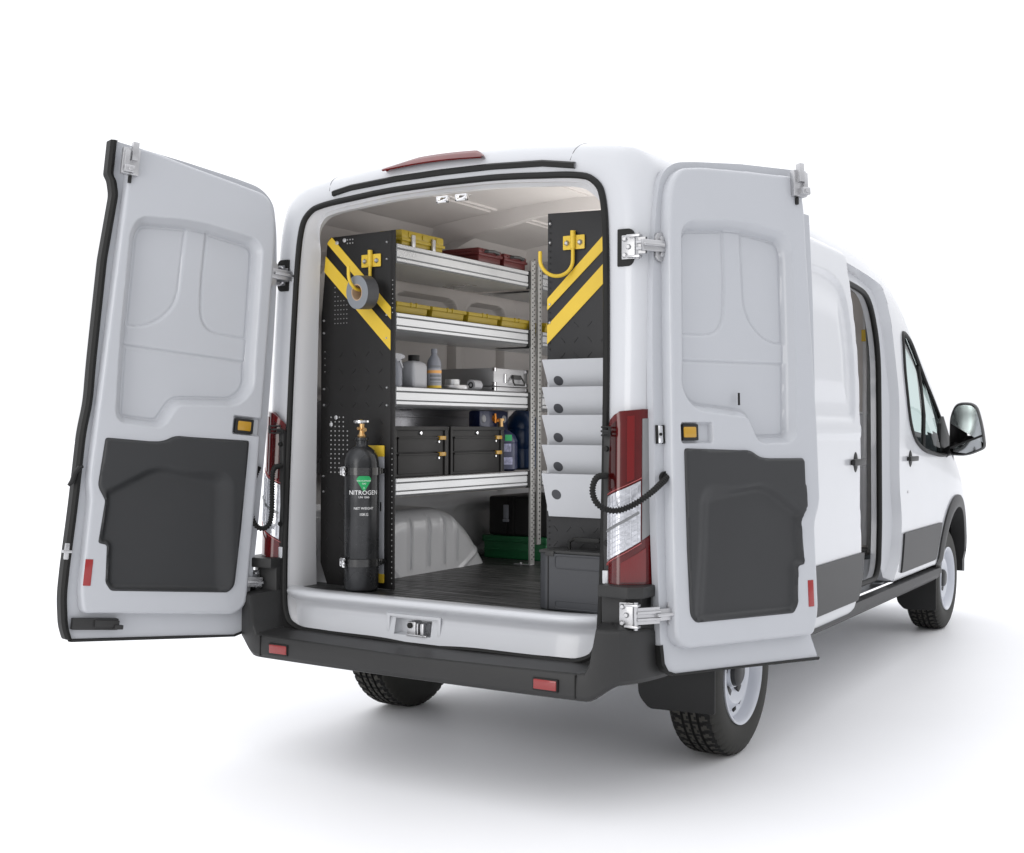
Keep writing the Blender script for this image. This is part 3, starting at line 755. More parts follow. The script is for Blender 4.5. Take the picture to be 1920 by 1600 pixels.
# ---------------------------------------------------------------- rear doors
HX, HY, TLA, TRA, TX, TY, AO, YO = .887, .199, 1.946, 4.249, .036, .054, .109, .023
def door_matrix(i):
    m = -1 if i == 0 else 1
    a = Vector((-m*TX, TY, 1)).normalized()
    Rm = Matrix.Rotation(-TLA if i == 0 else TRA, 4, a)
    if i: return Matrix.Translation((.937, .097, .542)) @ Rm @ Matrix.Scale(.975, 4), m
    return Matrix.Translation((m*HX, HY, .52)) @ Rm, m
HING = [(.51, 2.470), (.28, 2.452), (.165, 2.438, .05), (.098, 2.385, .05), (.070, 2.26, .05), (.045, 2.05, .1), (.030, 1.75, .1), (.020, 1.4, .1), (.016, 1.0)]
OUTS = [roundpoly([(.018, .56, .03), (.03, .51, .03), (.075, .485, .03), (.778, .466, .01), (.800, .52, .05), (.818, .64, .05), (.818, .76), (.812, 1.0, .1), (.811, 1.30, .05), (.798, 1.42, .05), (.802, 1.56, .1), (.803, 2.0), (.786, 2.27, .02), (.800, 2.325, .02), (.815, 2.345, .01), (.815, 2.487, .004)] + HING, .02),
        roundpoly([(.018, .56, .03), (.03, .51, .03), (.075, .485, .03), (.830, .474, .008), (.790, .575, .02), (.815, .65, .02), (.818, .95, .03), (.842, 1.02, .03), (.862, 1.13, .03), (.872, 1.46), (.884, 1.95), (.882, 2.297, .004), (.846, 2.30, .004), (.846, 2.44, .01), (.812, 2.478, .01)] + HING, .02)]
PANS = [roundpoly([(.098, .578, .03)] + ld_ + [(.50, 2.445 if len(ld_) > 8 else 2.428), (.27, 2.418), (.150, 2.402, .06), (.105, 2.33, .05), (.090, 2.20, .1), (.073, 1.61, .1), (.060, 1.1, .1), (.053, .62, .04)], .02) for ld_ in ([(.755, .575, .02), (.775, .66, .04), (.775, 1.03, .03), (.790, 1.11, .03), (.782, 1.45), (.772, 2.0), (.765, 2.30), (.762, 2.474, .02), (.65, 2.466)], [(.765, .572, .02), (.797, .66, .04), (.797, 1.02, .03), (.832, 1.10, .03), (.832, 1.45), (.815, 2.0), (.808, 2.30), (.790, 2.435, .02)])]
PAN = PANS[0]
WREC = roundpoly([(.178, 2.150, .03), (.20, 2.172, .02), (.40, 2.19), (.50, 2.188), (.68, 2.166, .03), (.700, 2.12, .03), (.695, 1.7), (.680, 1.375, .025), (.525, 1.372, .02), (.470, 1.475, .04), (.20, 1.500, .05), (.152, 1.56, .05), (.160, 1.66), (.168, 1.9)], .02)
LB1 = roundpoly([(.484, 2.30), (.80, 2.30), (.80, 1.75), (.600, 1.753, .16), (.490, 1.86, .18)], .02, 10)
LB2 = roundpoly([(.05, 2.30), (.393, 2.30), (.393, 1.95, .1), (.372, 1.775, .12), (.05, 1.765)], .02, 10)
LB3 = [(.0, 1.668), (.9, 1.668), (.9, 1.2), (0, 1.2)]
TRP = roundpoly([(.122, 1.328, .012), (.40, 1.318), (.455, 1.318, .05), (.505, 1.288, .05), (.56, 1.284), (.742, 1.282, .012), (.752, 1.085, .02), (.716, 1.030, .01), (.726, .858, .01), (.690, .852, .01), (.680, .70, .012), (.655, .668, .012), (.150, .672, .012), (.122, .70, .02), (.118, .95)], .01)
HPS = [roundpoly([(.055, 1.352), (.200, 1.352), (.200, 1.428), (.055, 1.428)], .008), roundpoly([(.115, 1.350), (.265, 1.350), (.265, 1.424), (.115, 1.424)], .008)]
SIDE = 0
def panh(A, Z):
    e = sd(PAN, A, Z)
    h = -.016*(1-np.sqrt(np.clip(1-(1-np.clip(e/.016, 0, 1))**2, 0, 1)))
    s1 = sd(WREC, A, Z)
    h = h - .040*np.clip((s1+.032)/.032, 0, 1)**1.0 - .004*ss(s1/.004) - .006*np.exp(-(s1/.0055)**2)
    for lb in (LB1, LB2, LB3):
        e2 = np.minimum(sd(lb, A, Z), s1-.001); h = h - .0055*ss((e2+.002)/.004) - .0055*np.exp(-(e2/.005)**2)
    HP = HPS[SIDE]
    h = h - .022*ss((sd(HP, A, Z)+.004)/.008)
    h = h - .034*ss((sd(TRP, A, Z)-.004)/.02)
    return h
TREC = roundpoly([(.235, 1.135, .03), (.52, 1.165, .05), (.70, 1.055, .01), (.78, .90, .02), (.78, .60, .02), (.175, .60, .02), (.220, .95)], .03)
def trimh(A, Z):
    e = sd(TRP, A, Z)
    h = .011*ss(e/.006)
    r_ = sd(TREC, A, Z)
    wd = .028 + .035*ss((.40-A)/.2)
    return h - .026*ss((r_+wd)/(wd*1.3))*ss(e/.03+.1)
DM = []
for i in (0, 1):
    SIDE = i; OUT = OUTS[i]; PAN = PANS[i]
    MW, m = door_matrix(i)
    def Fd(off0, MW=MW, m=m):
        return lambda a, z, h: MW @ Vector((-m*(a+AO), YO+TY*(z-.52)+off0+h, z-.52))
    def P_(a, z, off=0., MW=MW, m=m): return MW @ Vector((-m*(a+AO), YO+TY*(z-.52)+off, z-.52))
    DM.append(P_)
    d = MB()
    relief(d, OUT, 0., .012, Fd(.0), skirt=-.035)
    relief(d, OUT, lambda A, Z: -.030*ss(1-sd(OUT, A, Z)/.06)*-1, .02, Fd(-.065), skirt=.028)
    relief(d, PAN, panh, .0046, Fd(.052), skirt=-.055)
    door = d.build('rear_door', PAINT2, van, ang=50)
    def boxd(mb, a0, a1, z0, z1, o0, o1, b=.002, tw=None):
        t = MB(); t.box(a0, a1, o0, o1, z0, z1, b)
        for v in t.bm.verts: v.co = P_(v.co.x, v.co.z, v.co.y)
        t.bm.verts.index_update()
        mb.faces_from([v.co.copy() for v in t.bm.verts], [[v.index for v in f.verts] for f in t.bm.faces]); t.bm.free()
    def cyld(mb, a, z, r, o0, o1, n=14, bev=.001):
        rows = []
        for rr_, oo in ((r, o0), (r, o1-bev), (r-bev, o1), (0.0001, o1)):
            rows.append([P_(a+rr_*math.cos(q), z+rr_*math.sin(q), oo) for q in np.linspace(0, 2*math.pi, n+1)])
        mb.grid(rows)
    t = MB(); relief(t, TRP, trimh, .0075, Fd(.053), skirt=-.008); t.build('trim_panel', TRIM, door, ang=60)
    s_ = MB()
    low = [(.020, .72), (.022, .60), (.028, .53), (.045, .50), (.08, .486), (.3, .481), (.778, .467)] if i == 0 else [(.022, .60), (.028, .53), (.045, .50), (.08, .486), (.3, .483), (.832, .474)]
    rows = []
    for k_, (a, z) in enumerate(low):
        da, dz = (-.010, -.002) if k_ < 3 else ((-.006, -.007) if k_ < 5 else (0, -.010))
        rows.append([P_(a-da*.3, z-dz*.3, .004), P_(a, z, .010), P_(a+da, z+dz, .004), P_(a+da, z+dz, -.03), P_(a, z, -.035)])
    s_.grid(rows)
    if i == 0:
        rows = []
        lead = [p for p in OUT if (p[0] > .77 and p[1] < 2.49)]
        for a, z in lead: rows.append([P_(a-.006, z, .003), P_(a-.003, z, .014), P_(a+.010, z, .018), P_(a+.022, z, .010), P_(a+.025, z, -.03), P_(a-.002, z, -.034)])
        s_.grid(rows)
    s_.build('door_edge_seal', RUB, door)
    ha, hb = ((.106, .192) if i == 0 else (.124, .200))
    h_ = MB(); boxd(h_, ha, hb, 1.358, 1.420, .030, .048, .004); h_.build('handle_bezel', BLK, door)
    h_ = MB()
    boxd(h_, ha+(.012 if i == 0 else .002), hb-.012, 1.368, 1.410, .034, .0515, .006)
    h_.build('door_handle', ORG, door)
    r_ = MB(); boxd(r_, .738, .768, .686, .792, .040, .0545, .002); r_.build('door_reflector', mat('red_door_reflector', (.28, .010, .010), .3, coat=.6), door)
    # top latch
    q = MB()
    boxd(q, .730, .800, 2.345, 2.452, .050, .075, .004); boxd(q, .745, .770, 2.400, 2.475, .070, .095, .003); boxd(q, .775, .795, 2.36, 2.44, .07, .088, .003)
    boxd(q, .755, .795, 2.348, 2.378, .07, .10, .004); cyld(q, .772, 2.362, .009, .08, .108)
    q.build('top_latch', STEEL, door)
    q = MB(); boxd(q, .752, .765, 2.315, 2.345, .05, .062, .002); q.build('latch_lever', BLK, door)
    # hinges: door side leaf
    for zt_ in (2.085, .735):
        zc = zt_
        for _ in range(6): zc -= (P_(.05, zc, .02).z - zt_)
        q = MB()
        boxd(q, -.02, .100, zc-.022, zc+.022, .012, .028, .003)
        boxd(q, -.02, .075, zc-.006, zc+.006, .025, .042, .003)
        for da, dz in ((.092, .0), (.070, .030), (.070, -.030)):
            cyld(q, .035+da*.6, zc+dz, .026, .004, .014, 18); cyld(q, .035+da*.6, zc+dz, .010, .014, .024)
        q.build('hinge_leaf', STEEL, door)
    if i == 0:
        q = MB(); boxd(q, .60, .785, .508, .555, .0, .030, .004); boxd(q, .60, .70, .520, .548, .03, .042, .003); boxd(q, .585, .62, .512, .53, .03, .05, .003)
        q.build('door_stop', BLK2, door)
        q = MB(); q.tube([P_(a, z, .02) for a, z in ((.858, 1.08), (.845, 1.095), (.838, 1.13), (.822, 1.155), (.808, 1.16))], [.006, .011, .010, .010, .006], 8); q.build('release_lever', BLK, door)
        q = MB(); boxd(q, .825, .842, .785, .852, .0, .022, .006); boxd(q, .815, .850, .812, .824, .0, .026, .003); q.build('side_catch', STEEL, door)
    else:
        q = MB(); boxd(q, .030, .062, 1.352, 1.418, .0, .010, .003); q.build('latch_contact', CHR, door)
        q = MB(); cyld(q, .046, 1.385, .006, .008, .014); boxd(q, .028, .034, 1.350, 1.420, .0, .012, .001); boxd(q, .058, .064, 1.350, 1.420, .0, .012, .001); q.build('latch_gap', RUB, door)
        q = MB(); q.tube([P_(.435, 1.545, .022), P_(.432, 1.497, .024)], .0045, 8); q.build('handle_rod', RUB, door)
        q = MB(); cyld(q, .062, 1.222, .024, .0, .012, 20); cyld(q, .062, 1.222, .015, .01, .020, 20); q.build('conduit_grommet', RUB, door)
# hinge bodies
for sgn in (1, -1):
    P_ = DM[1 if sgn > 0 else 0]
    for zc, y_ in ((2.085, Y0(2.085)), (.735, .122)):
        q = MB(); x0 = .835 if zc > 1 else .885
        q.box(min(sgn*x0, sgn*(x0+.055)), max(sgn*x0, sgn*(x0+.055)), y_-.012, y_, zc-.045, zc+.045, .003)
        for dx, dz in ((.014, .030), (.030, 0), (.014, -.030)):
            q.lathe([(0, -.008), (.007, -.008), (.010, -.004), (.010, 0), (0, 0)], (sgn*(x0+dx), y_-.012, zc+dz), 'y', 12)
        q.box(min(sgn*(x0+.03), sgn*(x0+.085)), max(sgn*(x0+.03), sgn*(x0+.085)), y_-.035, y_-.008, zc+.034, zc+.043, .002)
        q.box(min(sgn*(x0+.03), sgn*(x0+.085)), max(sgn*(x0+.03), sgn*(x0+.085)), y_-.035, y_-.008, zc-.043, zc-.034, .002)
        pv = Vector((sgn*(x0+.072), y_-.022, zc))
        q.tube([pv+Vector((0, 0, -.05)), pv+Vector((0, 0, .05))], .008, 10)
        zq = zc
        for _ in range(6): zq -= (P_(0, zq, .02).z - zc)
        e_ = P_(.0, zq, .02)
        dv = (e_-pv); nrm = Vector((-dv.y, dv.x, 0)).normalized()
        rows = []
        for tpar in (0, .35, .7, 1.0):
            c_ = pv+dv*tpar; wz = .030
            rows.append([c_+nrm*.006+Vector((0, 0, -wz)), c_+nrm*.006+Vector((0, 0, wz)), c_-nrm*.006+Vector((0, 0, wz)), c_-nrm*.006+Vector((0, 0, -wz)), c_+nrm*.006+Vector((0, 0, -wz))])
        q.grid(rows)
        for dz in (-.012, .012): q.tube([pv+Vector((0, 0, dz))-nrm*.010, e_+Vector((0, 0, dz))-nrm*.010], .006, 8)
        q.build('hinge', STEEL, van)
    # black hinge pocket at the top
    q = MB(); zc = 2.085; P = roundpoly([(sgn*.815, 2.015, .005), (sgn*.875, 2.015, .04), (sgn*.885, 2.05, .03), (sgn*.885, 2.12, .03), (sgn*.875, 2.155, .04), (sgn*.815, 2.155, .005)], .01)
    q.prism(P, 'y', Y0(zc)-.006, Y0(zc)+.02, 0); q.build('hinge_pocket', RUB, van)
# corrugated cable conduits
def crinkle(path, r=.011):
    P = np.array([list(p) for p in path]); L_ = np.concatenate([[0], np.cumsum(np.linalg.norm(np.diff(P, axis=0), axis=1))])
    n = int(L_[-1]/.0022); T_ = np.linspace(0, L_[-1], n)
    # smooth by chaikin
    Q = P
    for _ in range(3):
        q = [Q[0]]
        for a, b in zip(Q[:-1], Q[1:]): q += [a*.75+b*.25, a*.25+b*.75]
        q.append(Q[-1]); Q = np.array(q)
    L_ = np.concatenate([[0], np.cumsum(np.linalg.norm(np.diff(Q, axis=0), axis=1))]); n = int(L_[-1]/.0022); T_ = np.linspace(0, L_[-1], n)
    C = np.stack([np.interp(T_, L_, Q[:, k]) for k in range(3)], 1)
    return [tuple(c) for c in C], [r+.0022*math.sin(k*2*math.pi/5.) for k in range(n)]
e1 = DM[1](.062, 1.222, .02)
pth, rr = crinkle([(.802, .16, 1.235), (.792, .10, 1.235), (.79, .07, 1.18), (.82, .06, 1.13), (.88, .07, 1.108), (.94, .10, 1.13), (1.0, .14, 1.18), tuple(e1)], .0105)
q = MB(); q.tube(pth, rr, 10); q.build('cable_conduit', RUB, van)
e0 = DM[0](.04, 1.22, .0)
pth, rr = crinkle([(-.80, .16, 1.24), (-.792, .10, 1.235), (-.785, .09, 1.15), (-.785, .09, 1.03), (-.80, .085, .975), (-.845, .07, .965), (-.875, .06, 1.01), (-.89, .05, 1.12), tuple(e0)], .0105)
q = MB(); q.tube(pth, rr, 10); q.build('cable_conduit', RUB, van)

# ---------------------------------------------------------------- sliding side door
SX = .105
def sx_at(z): return 1.033 - (0 if z < 1.5 else (z-1.5)**2*.085) - (.02*ss(np.array((.8-z)/.35))) + SX
SDP = roundpoly([(.98, .482, .05), (2.30, .482, .08), (2.345, .62, .05), (2.355, .80, .05), (2.33, .98, .08), (2.31, 1.12, .08), (2.335, 1.30, .04), (2.315, 1.45, .04), (2.29, 1.8, .1), (2.25, 2.12, .1), (2.225, 2.30, .02), (.98, 2.33, .05)], .03)
GRV = roundpoly([(.9, 1.46), (2.20, 1.46, .05), (2.195, 1.8, .2), (2.12, 2.10, .14), (1.9, 2.15, .1), (.9, 2.17)], .03)
def sdh(A, Z):
    s_ = sd(GRV, A, Z)
    return -.016*ss((s_+.008)/.016)*ss((.12-s_)/.08*.5+.6) + .006*ss((Z-1.36)/.02)*ss((1.44-Z)/.02) - .02*(1-ss(sd(SDP, A, Z)/.02))
q = MB(); relief(q, SDP, sdh, .014, lambda a, z, h: (float(sx_at(z))+h, a, z), skirt=-.05)
sdoor = q.build('sliding_door', PAINT, van, ang=60)
q = MB(); relief(q, roundpoly([(1.0, .545), (2.318, .545), (2.348, .65, .03), (2.352, .785), (1.0, .785)], .004), 0.010, .05, lambda a, z, h: (float(sx_at(z))+h, a, z), skirt=-.01)
q.build('side_moulding', BLK2, sdoor, ang=60)
def pull(mb, mb2, y, z, x, s_=1.):
    mb.lathe([(0, .004), (.034*s_, .004), (.040*s_, .001), (.042*s_, -.006)], (0, 0, 0), 'x', 24, Matrix.Translation((x, y, z)) @ Matrix.Diagonal((1, 1.0, 1.35, 1)))
    mb2.box(x+.012, x+.030, y-.10*s_, y+.10*s_, z-.016*s_, z+.016*s_, .006); mb2.box(x, x+.02, y-.085*s_, y-.06*s_, z-.012, z+.012, .003); mb2.box(x, x+.02, y+.06*s_, y+.085*s_, z-.012, z+.012, .003)
q, q2 = MB(), MB(); pull(q, q2, 2.22, 1.245, sx_at(1.245)-.002); q.build('handle_cup', RUB, sdoor); q2.build('door_handle', BLK2, sdoor)

# front door features
q, q2 = MB(), MB(); pull(q, q2, 3.76, 1.23, body_x(3.76, 1.23), .95); q.build('handle_cup', RUB, van); q2.build('door_handle', BLK2, van)
q = MB(); q.lathe([(0, .004), (.008, .004), (.010, 0)], (body_x(3.72, 1.03), 3.70, 1.03), 'x', 14); q.build('lock_barrel', STEEL, van)
q = MB(); relief(q, roundpoly([(3.60, .545), (4.50, .545), (4.62, .785), (3.615, .785)], .006), .012, .05, lambda a, z, h: (body_x(a, z)+h, a, z), skirt=-.01); q.build('side_moulding', BLK2, van, ang=60)
# rocker strip
for sgn in (1, -1):
    q = MB(); rows = []
    for y in np.linspace(1.86, 4.66, 12): rows.append([(sgn*.97, y, .485), (sgn*1.020, y, .480), (sgn*1.026, y, .445), (sgn*1.010, y, .440), (sgn*1.005, y, .415), (sgn*.985, y, .395), (sgn*.90, y, .39)])
    q.grid(rows); q.build('rocker_trim', BLK2, van, ang=30)
# arch mouldings, liners, mudflaps
for sgn in (1, -1):
    q = MB(); rows = []
    for a in np.linspace(-.12, math.pi+.30, 40):
        c, s_ = math.cos(a), math.sin(a)
        r0, r1 = .435, .53+(.0 if a < 2.6 else .0)
        yy0, zz0 = FWY+r0*c, .42+r0*s_*1.02; yy1, zz1 = FWY+r1*c, .42+r1*s_*1.0
        xb = body_x(min(5.6, yy1), max(.46, zz1))
        rows.append([(sgn*(xb-.08), yy0, zz0), (sgn*(xb+.016), yy0, zz0), (sgn*(xb+.022), (yy0+yy1)/2, (zz0+zz1)/2), (sgn*(xb+.012), yy1, zz1), (sgn*(xb-.01), yy1, zz1)])
    q.grid(rows); q.build('arch_moulding', BLK2, van, ang=40)
    for cy_, cz_, r_ in ((FWY, .42, .455), (1.153, .38, .45)):
        q = MB(); rows = []
        for a in np.linspace(.20, math.pi-.20, 30):
            rows.append([(sgn*1.0, cy_+r_*math.cos(a), cz_+r_*math.sin(a)), (sgn*.66, cy_+r_*math.cos(a), cz_+r_*math.sin(a)), (sgn*.62, cy_+r_*.9*math.cos(a), cz_+r_*.9*math.sin(a)), (sgn*.62, cy_, cz_)])
        q.grid(rows); q.build('arch_liner', RUB, van, ang=60)
    for y_, x0_, x1_, zt, zb_ in ((.735, .68, 1.0, .55, .25), (4.60, .76, 1.0, .52, .185)):
        q = MB(); P = roundpoly([(sgn*(x0_-.03), zt, .01), (sgn*(x0_-.02), zb_+.05, .03), (sgn*(x0_+.03), zb_, .02), (sgn*x1_, zb_+.01, .01), (sgn*x1_, zt, .01)], .01)
        q.prism(P, 'y', y_, y_+.008, .002); q.build('mudflap', BLK, van)
# wing mirrors
for sgn in (1, -1):
    q = MB()
    prof = roundpoly([(1.055, 1.235, .03), (1.060, 1.50, .06), (1.10, 1.590, .04), (1.225, 1.588, .06), (1.268, 1.43, .08), (1.285, 1.285, .03), (1.17, 1.232, .05)], .03)
    ctr = np.array([1.165, 1.40]); rows = []
    for yo, sc in ((0, .93), (-.012, .97), (0, 1.0), (.05, 1.02), (.10, .90), (.135, .65), (.15, .2)):
        rows.append([(sgn*(ctr[0]+(p[0]-ctr[0])*sc), 4.72+yo, ctr[1]+(p[1]-ctr[1])*sc) for p in prof+[prof[0]]])
    q.grid(rows); q.tube([(sgn*.985, 4.83, 1.235), (sgn*1.03, 4.80, 1.26), (sgn*1.10, 4.77, 1.29)], [.035, .03, .035], 10)
    wm = q.build('wing_mirror', BLK, van, ang=50)
    q = MB(); q.faces_from([Vector((sgn*(ctr[0]+(p[0]-ctr[0])*.92), 4.722, ctr[1]+(p[1]-ctr[1])*.92)) for p in prof if p[1] > 1.31], [tuple(range(len([p for p in prof if p[1] > 1.31])))]); q.build('mirror_glass', DGL, wm)
    lo = [p for p in prof if p[1] < 1.315]
    q = MB(); q.faces_from([Vector((sgn*(ctr[0]+(p[0]-ctr[0])*.90), 4.7225, ctr[1]+(p[1]-ctr[1])*.92)) for p in [(1.07, 1.28)] + [(1.075, 1.245), (1.165, 1.235), (1.275, 1.275), (1.268, 1.36)]], [(0, 1, 2, 3, 4)]); q.build('blind_spot_mirror', mat('pale_mirror', (.6, .62, .63), .05, metal=1), wm)
    q = MB(); q.tube([(sgn*1.065, 4.716, 1.285), (sgn*1.272, 4.716, 1.37)], .008, 6); q.build('mirror_divider', BLK, wm)
# cab: seats, dashboard, steering wheel
for x in (-.5, .45):
    q = MB(); q.box(x-.25, x+.25, 3.75, 4.25, .75, .95, .05); q.box(x-.24, x+.24, 3.66, 3.80, .92, 1.30, .05); q.build('cab_seat', SEATF, van)
q = MB(); q.box(-.9, .9, 4.90, 5.25, .7, 1.14, .08); q.box(-.92, .92, 3.6, 5.3, .55, .62); q.build('dashboard', SEATF, van)
q = MB(); q.tube([(-.45+.19*math.cos(a), 4.72+.08*math.sin(a), 1.22+.17*math.sin(a)) for a in np.linspace(0, 2*math.pi, 33)[:-1]], .014, 8, closed=True); q.build('steering_wheel', BLK, van)
# bulkhead details seen through the side door
q = MB(); q.box(.84, .868, 3.395, 3.44, .72, 2.1, .004); q.box(.60, .93, 3.40, 3.44, 1.50, 1.512, .002); q.box(.5, .84, 3.41, 3.44, .8, 1.5, .01)
q.build('bulkhead_rail', PAINT, van)
q = MB(); q.box(.835, .905, 3.385, 3.395, 1.93, 2.0, .003); q.build('bulkhead_label', YEL, van)

# ---------------------------------------------------------------- wheels
def wheel(x, y, sgn):
    """x = outer face position; sgn = +1 right side"""
    R0, W = .356, .225; rim_r = .218
    nth = 288
    prof = []   # (axial from outer 0..W, radius, kind)
    wl = [(.010, rim_r-.004, 0), (.004, rim_r+.012, 0), (.000, rim_r+.045, 0), (.000, rim_r+.085, 0), (.008, R0-.030, 0), (.018, R0-.012, 3), (.026, R0-.006, 3), (.036, R0-.003, 3)]
    gr = (.078, .113, .148)
    mid = []
    xx = .036
    pts = [.045, .060]
    for gc in gr: pts += [gc-.0066, gc-.0046, gc, gc+.0046, gc+.0066, gc+.017]
    pts = [p for p in pts if p < W-.040] + [W-.055, W-.045]
    for p in sorted(set(pts)):
        r_ = R0 - .0015*((p-W/2)/(W/2))**2
        dg = min(abs(p-g) for g in gr)
        kind = 1 if p < .074 else (2 if p > W-.073 else 4)
        if dg < .005: mid.append((p, r_-.010, 0))
        else: mid.append((p, r_, kind))
    tail = [(W-a, r_, k_) for a, r_, k_ in wl[::-1]]
    prof = wl + mid + tail
    vv = []; fc = []
    for k in range(nth):
        th = 2*math.pi*k/nth
        for (a, r_, kd) in prof:
            rr_ = r_; s_ = a if a < W/2 else W-a
            if kd in (1, 2, 3):
                ph = (k + (s_*75 if kd != 3 else 0) + (3 if a > W/2 else 0)) % 6
                if ph < 1.3: rr_ -= .0075 if kd != 3 else .006
            elif kd == 4:
                ph = (k + (a-W/2)*260) % 9
                if ph < 1.0: rr_ -= .005
            vv.append(Vector((x - sgn*a, y + rr_*math.sin(th), R0 - .001 + rr_*math.cos(th))))
    n = len(prof)
    for k in range(nth):
        for j in range(n-1): fc.append((k*n+j, k*n+j+1, ((k+1) % nth)*n+j+1, ((k+1) % nth)*n+j))
    t = MB(); vts = [t.bm.verts.new(v_) for v_ in vv]
    for f_ in fc:
        q_ = t.bm.faces.new([vts[i_] for i_ in f_]); rad = [math.hypot(vv[i_].y-y, vv[i_].z-R0+.001) for i_ in f_]
        ax_ = sum(abs(x-vv[i_].x) for i_ in f_)/4
        if .030 < ax_ < W-.030: q_.material_index = 2 if min(rad) < R0-.0045 else 1  # sunken tread faces get a darker colour as painted groove shade
    for v in t.bm.verts:
        if v.co.z < .002: v.co.z = .002
    tw = t.build('wheel', [TYRE, mat('tread_rubber', (.040, .038, .032), .8, bump=(160, .15), vary=.12), mat('tread_groove_shade', (.006, .006, .006), .9)], van, ang=25)
    c = Vector((x, y, R0))
    rp_ = [(rim_r+.002, -.012), (rim_r+.004, .0), (rim_r-.003, .003), (rim_r-.012, -.006), (rim_r-.018, -.03), (rim_r-.024, -.05), (.175, -.062), (.165, -.060), (.150, -.040), (.135, -.030), (.120, -.034), (.085, -.060), (.070, -.062), (.066, -.040), (.0, -.038)]
    q = MB(); q.lathe([(r_, h*sgn) for r_, h in rp_], c, 'x', 64)
    q.lathe([(rim_r-.01, -.05*sgn), (rim_r-.03, -.20*sgn), (.10, -.19*sgn), (0, -.19*sgn)], c, 'x', 40)
    q.build('rim', RIMW, tw, ang=40)
    q = MB()
    q.lathe([(0, -.012*sgn), (.045, -.014*sgn), (.058, -.022*sgn), (.064, -.045*sgn)], c, 'x', 28)
    for k in range(5):
        a = 2*math.pi*(k+.25)/5; cy2, cz2 = c.y+.098*math.cos(a), c.z+.098*math.sin(a)
        Mx = Matrix.Translation((x-sgn*.049, cy2, cz2)) @ Matrix.Rotation(a, 4, 'X')
        q.box(-.012, .006, -.020, .020, -.022, .022, .006, M_=Mx)  # dark pads painting the shade inside the hub openings
    q.build('hub_cap', mat('hub_black', (.02, .02, .021), .4), tw)
    q = MB()
    for k in range(16):
        a = 2*math.pi*(k+.5)/16; Mx = Matrix.Translation((x-sgn*.0595, c.y+.186*math.cos(a)*.94, c.z+.186*math.sin(a)*.94)) @ Matrix.Rotation(a, 4, 'X')
        q.box(-.004, .0035, -.009, .009, -.017, .017, .003, M_=Mx)
    q.build('vent_hole_shade', RUB, tw)  # dark pads painting the shade inside the rim's vent openings
wheel(.965, 1.153, 1); wheel(-.965, 1.153, -1); wheel(.968, FWY, 1); wheel(-.968, FWY, -1)

# ================================================================== SHELVING
FZ = .706
GROOVE_SHADE = mat('extrusion_groove_shade', (.13, .135, .14), .5, metal=.3)  # dark grey paints the shade inside the shelf lip grooves
def rail_face(mb, x, y0, y1, z0, z1):
    """extruded aluminium shelf lip seen from the aisle: profile in (x,z) swept in y"""
    H = z1-z0
    pf = [(-.32, 0), (-.012, 0), (0, .004), (.003, .05*H), (-.004, .07*H), (-.004, .12*H), (.002, .14*H), (.002, .28*H), (-.005, .30*H), (-.005, .34*H), (.001, .36*H), (.001, .72*H), (-.005, .74*H), (-.005, .79*H), (.003, .81*H), (.003, .97*H), (0, H), (-.018, H), (-.020, .96*H), (-.020, .10*H), (-.40, .10*H)]
    for j in range(len(pf)-1):
        mb.mi = 1 if j in (3, 4, 8, 12) else 0
        mb.grid([[(x+a, y, z0+b) for a, b in pf[j:j+2]] for y in (y0, y1)])
    mb.mi = 0
    for y in (y0, y1): mb.faces_from([Vector((x+a, y, z0+b)) for a, b in pf[1:-1]], [tuple(range(len(pf)-2))])
LEVELS = ((2.122, 2.210), (1.828, 1.910), (1.500, 1.588), (1.106, 1.188))
def chequer_into(q, x0, x1, z0, z1, y, step=.075):
    for i, x in enumerate(np.arange(x0, x1, step)):
        for j, z in enumerate(np.arange(z0, z1, step)):
            Mx = Matrix.Translation((x, y, z)) @ Matrix.Rotation(.8 if (i+j) % 2 else -.8, 4, 'Y')
            q.box(-.013, .013, -.0012, .002, -.0020, .0020, .0010, M_=Mx)
rack = thing('shelving_unit', 'tall aluminium shelving rack along the left wall behind the black striped end panel', 'shelving', (-.55, .37, FZ), 'shelving racks inside the van')
ep = [(-.335, FZ), (-.335, 2.268), (-.70, 2.262), (-.72, 2.235), (-.745, 2.0), (-.748, .78), (-.72, FZ)]
ep = [(-.354, FZ), (-.354, 2.268), (-.700, 2.262), (-.718, 2.225), (-.750, 1.90), (-.750, .80), (-.712, FZ)]
q = MB(); q.prism(ep, 'y', .369, .374, .001)
q.box(-.356, -.3335, .3665, .374, FZ, 2.268, .0012)
q.mi = 1
HOLES = [(x, z, .0035, .368) for x, z in [(-.690+.0235*i, 1.455-.0205*j) for i in range(5) for j in range(13) if not (i > 3 and j < 3) and not (i > 2 and j > 8)]]
HOLES += [(x, z, .0022, .368) for x, z in [(-.670+.017*i, 2.035-.020*j) for i in range(5) for j in range(9) if j > i*.9+.2 or i < 1]]
HOLES += [(-.60+.015*i, 2.245-.016*j, .0035, .368) for i in range(3) for j in range(2)] + [(-.345, 1.32-.0235*i, .0026, .3655) for i in range(26)] + [(-.345, 2.05-.020*i, .0026, .3655) for i in range(8)]
HOLES += [(-.727+.0*i, 1.75-.03*i, .0022, .368) for i in range(4)]
for x, z, r, y in HOLES: q.lathe([(0, -.001), (r*.6, -.001), (r, -.0003), (r, .001)], (x, y, z), 'y', 8)
q.mi = 0
chequer_into(q, -.71, -.37, .76, 1.75, .368)
HLIGHT = mat('hole_light_paint', (.30, .30, .30), .6)  # pale discs paint the light seen through the perforations
endp = q.build('end_panel', [BMET, HLIGHT], rack, smooth=True)
def stripes(polys, y, parent):
    for P in polys:
        q = MB(); q.prism(P, 'y', y, y+.002, 0); q.build('hazard_stripe', YEL, parent, smooth=False)
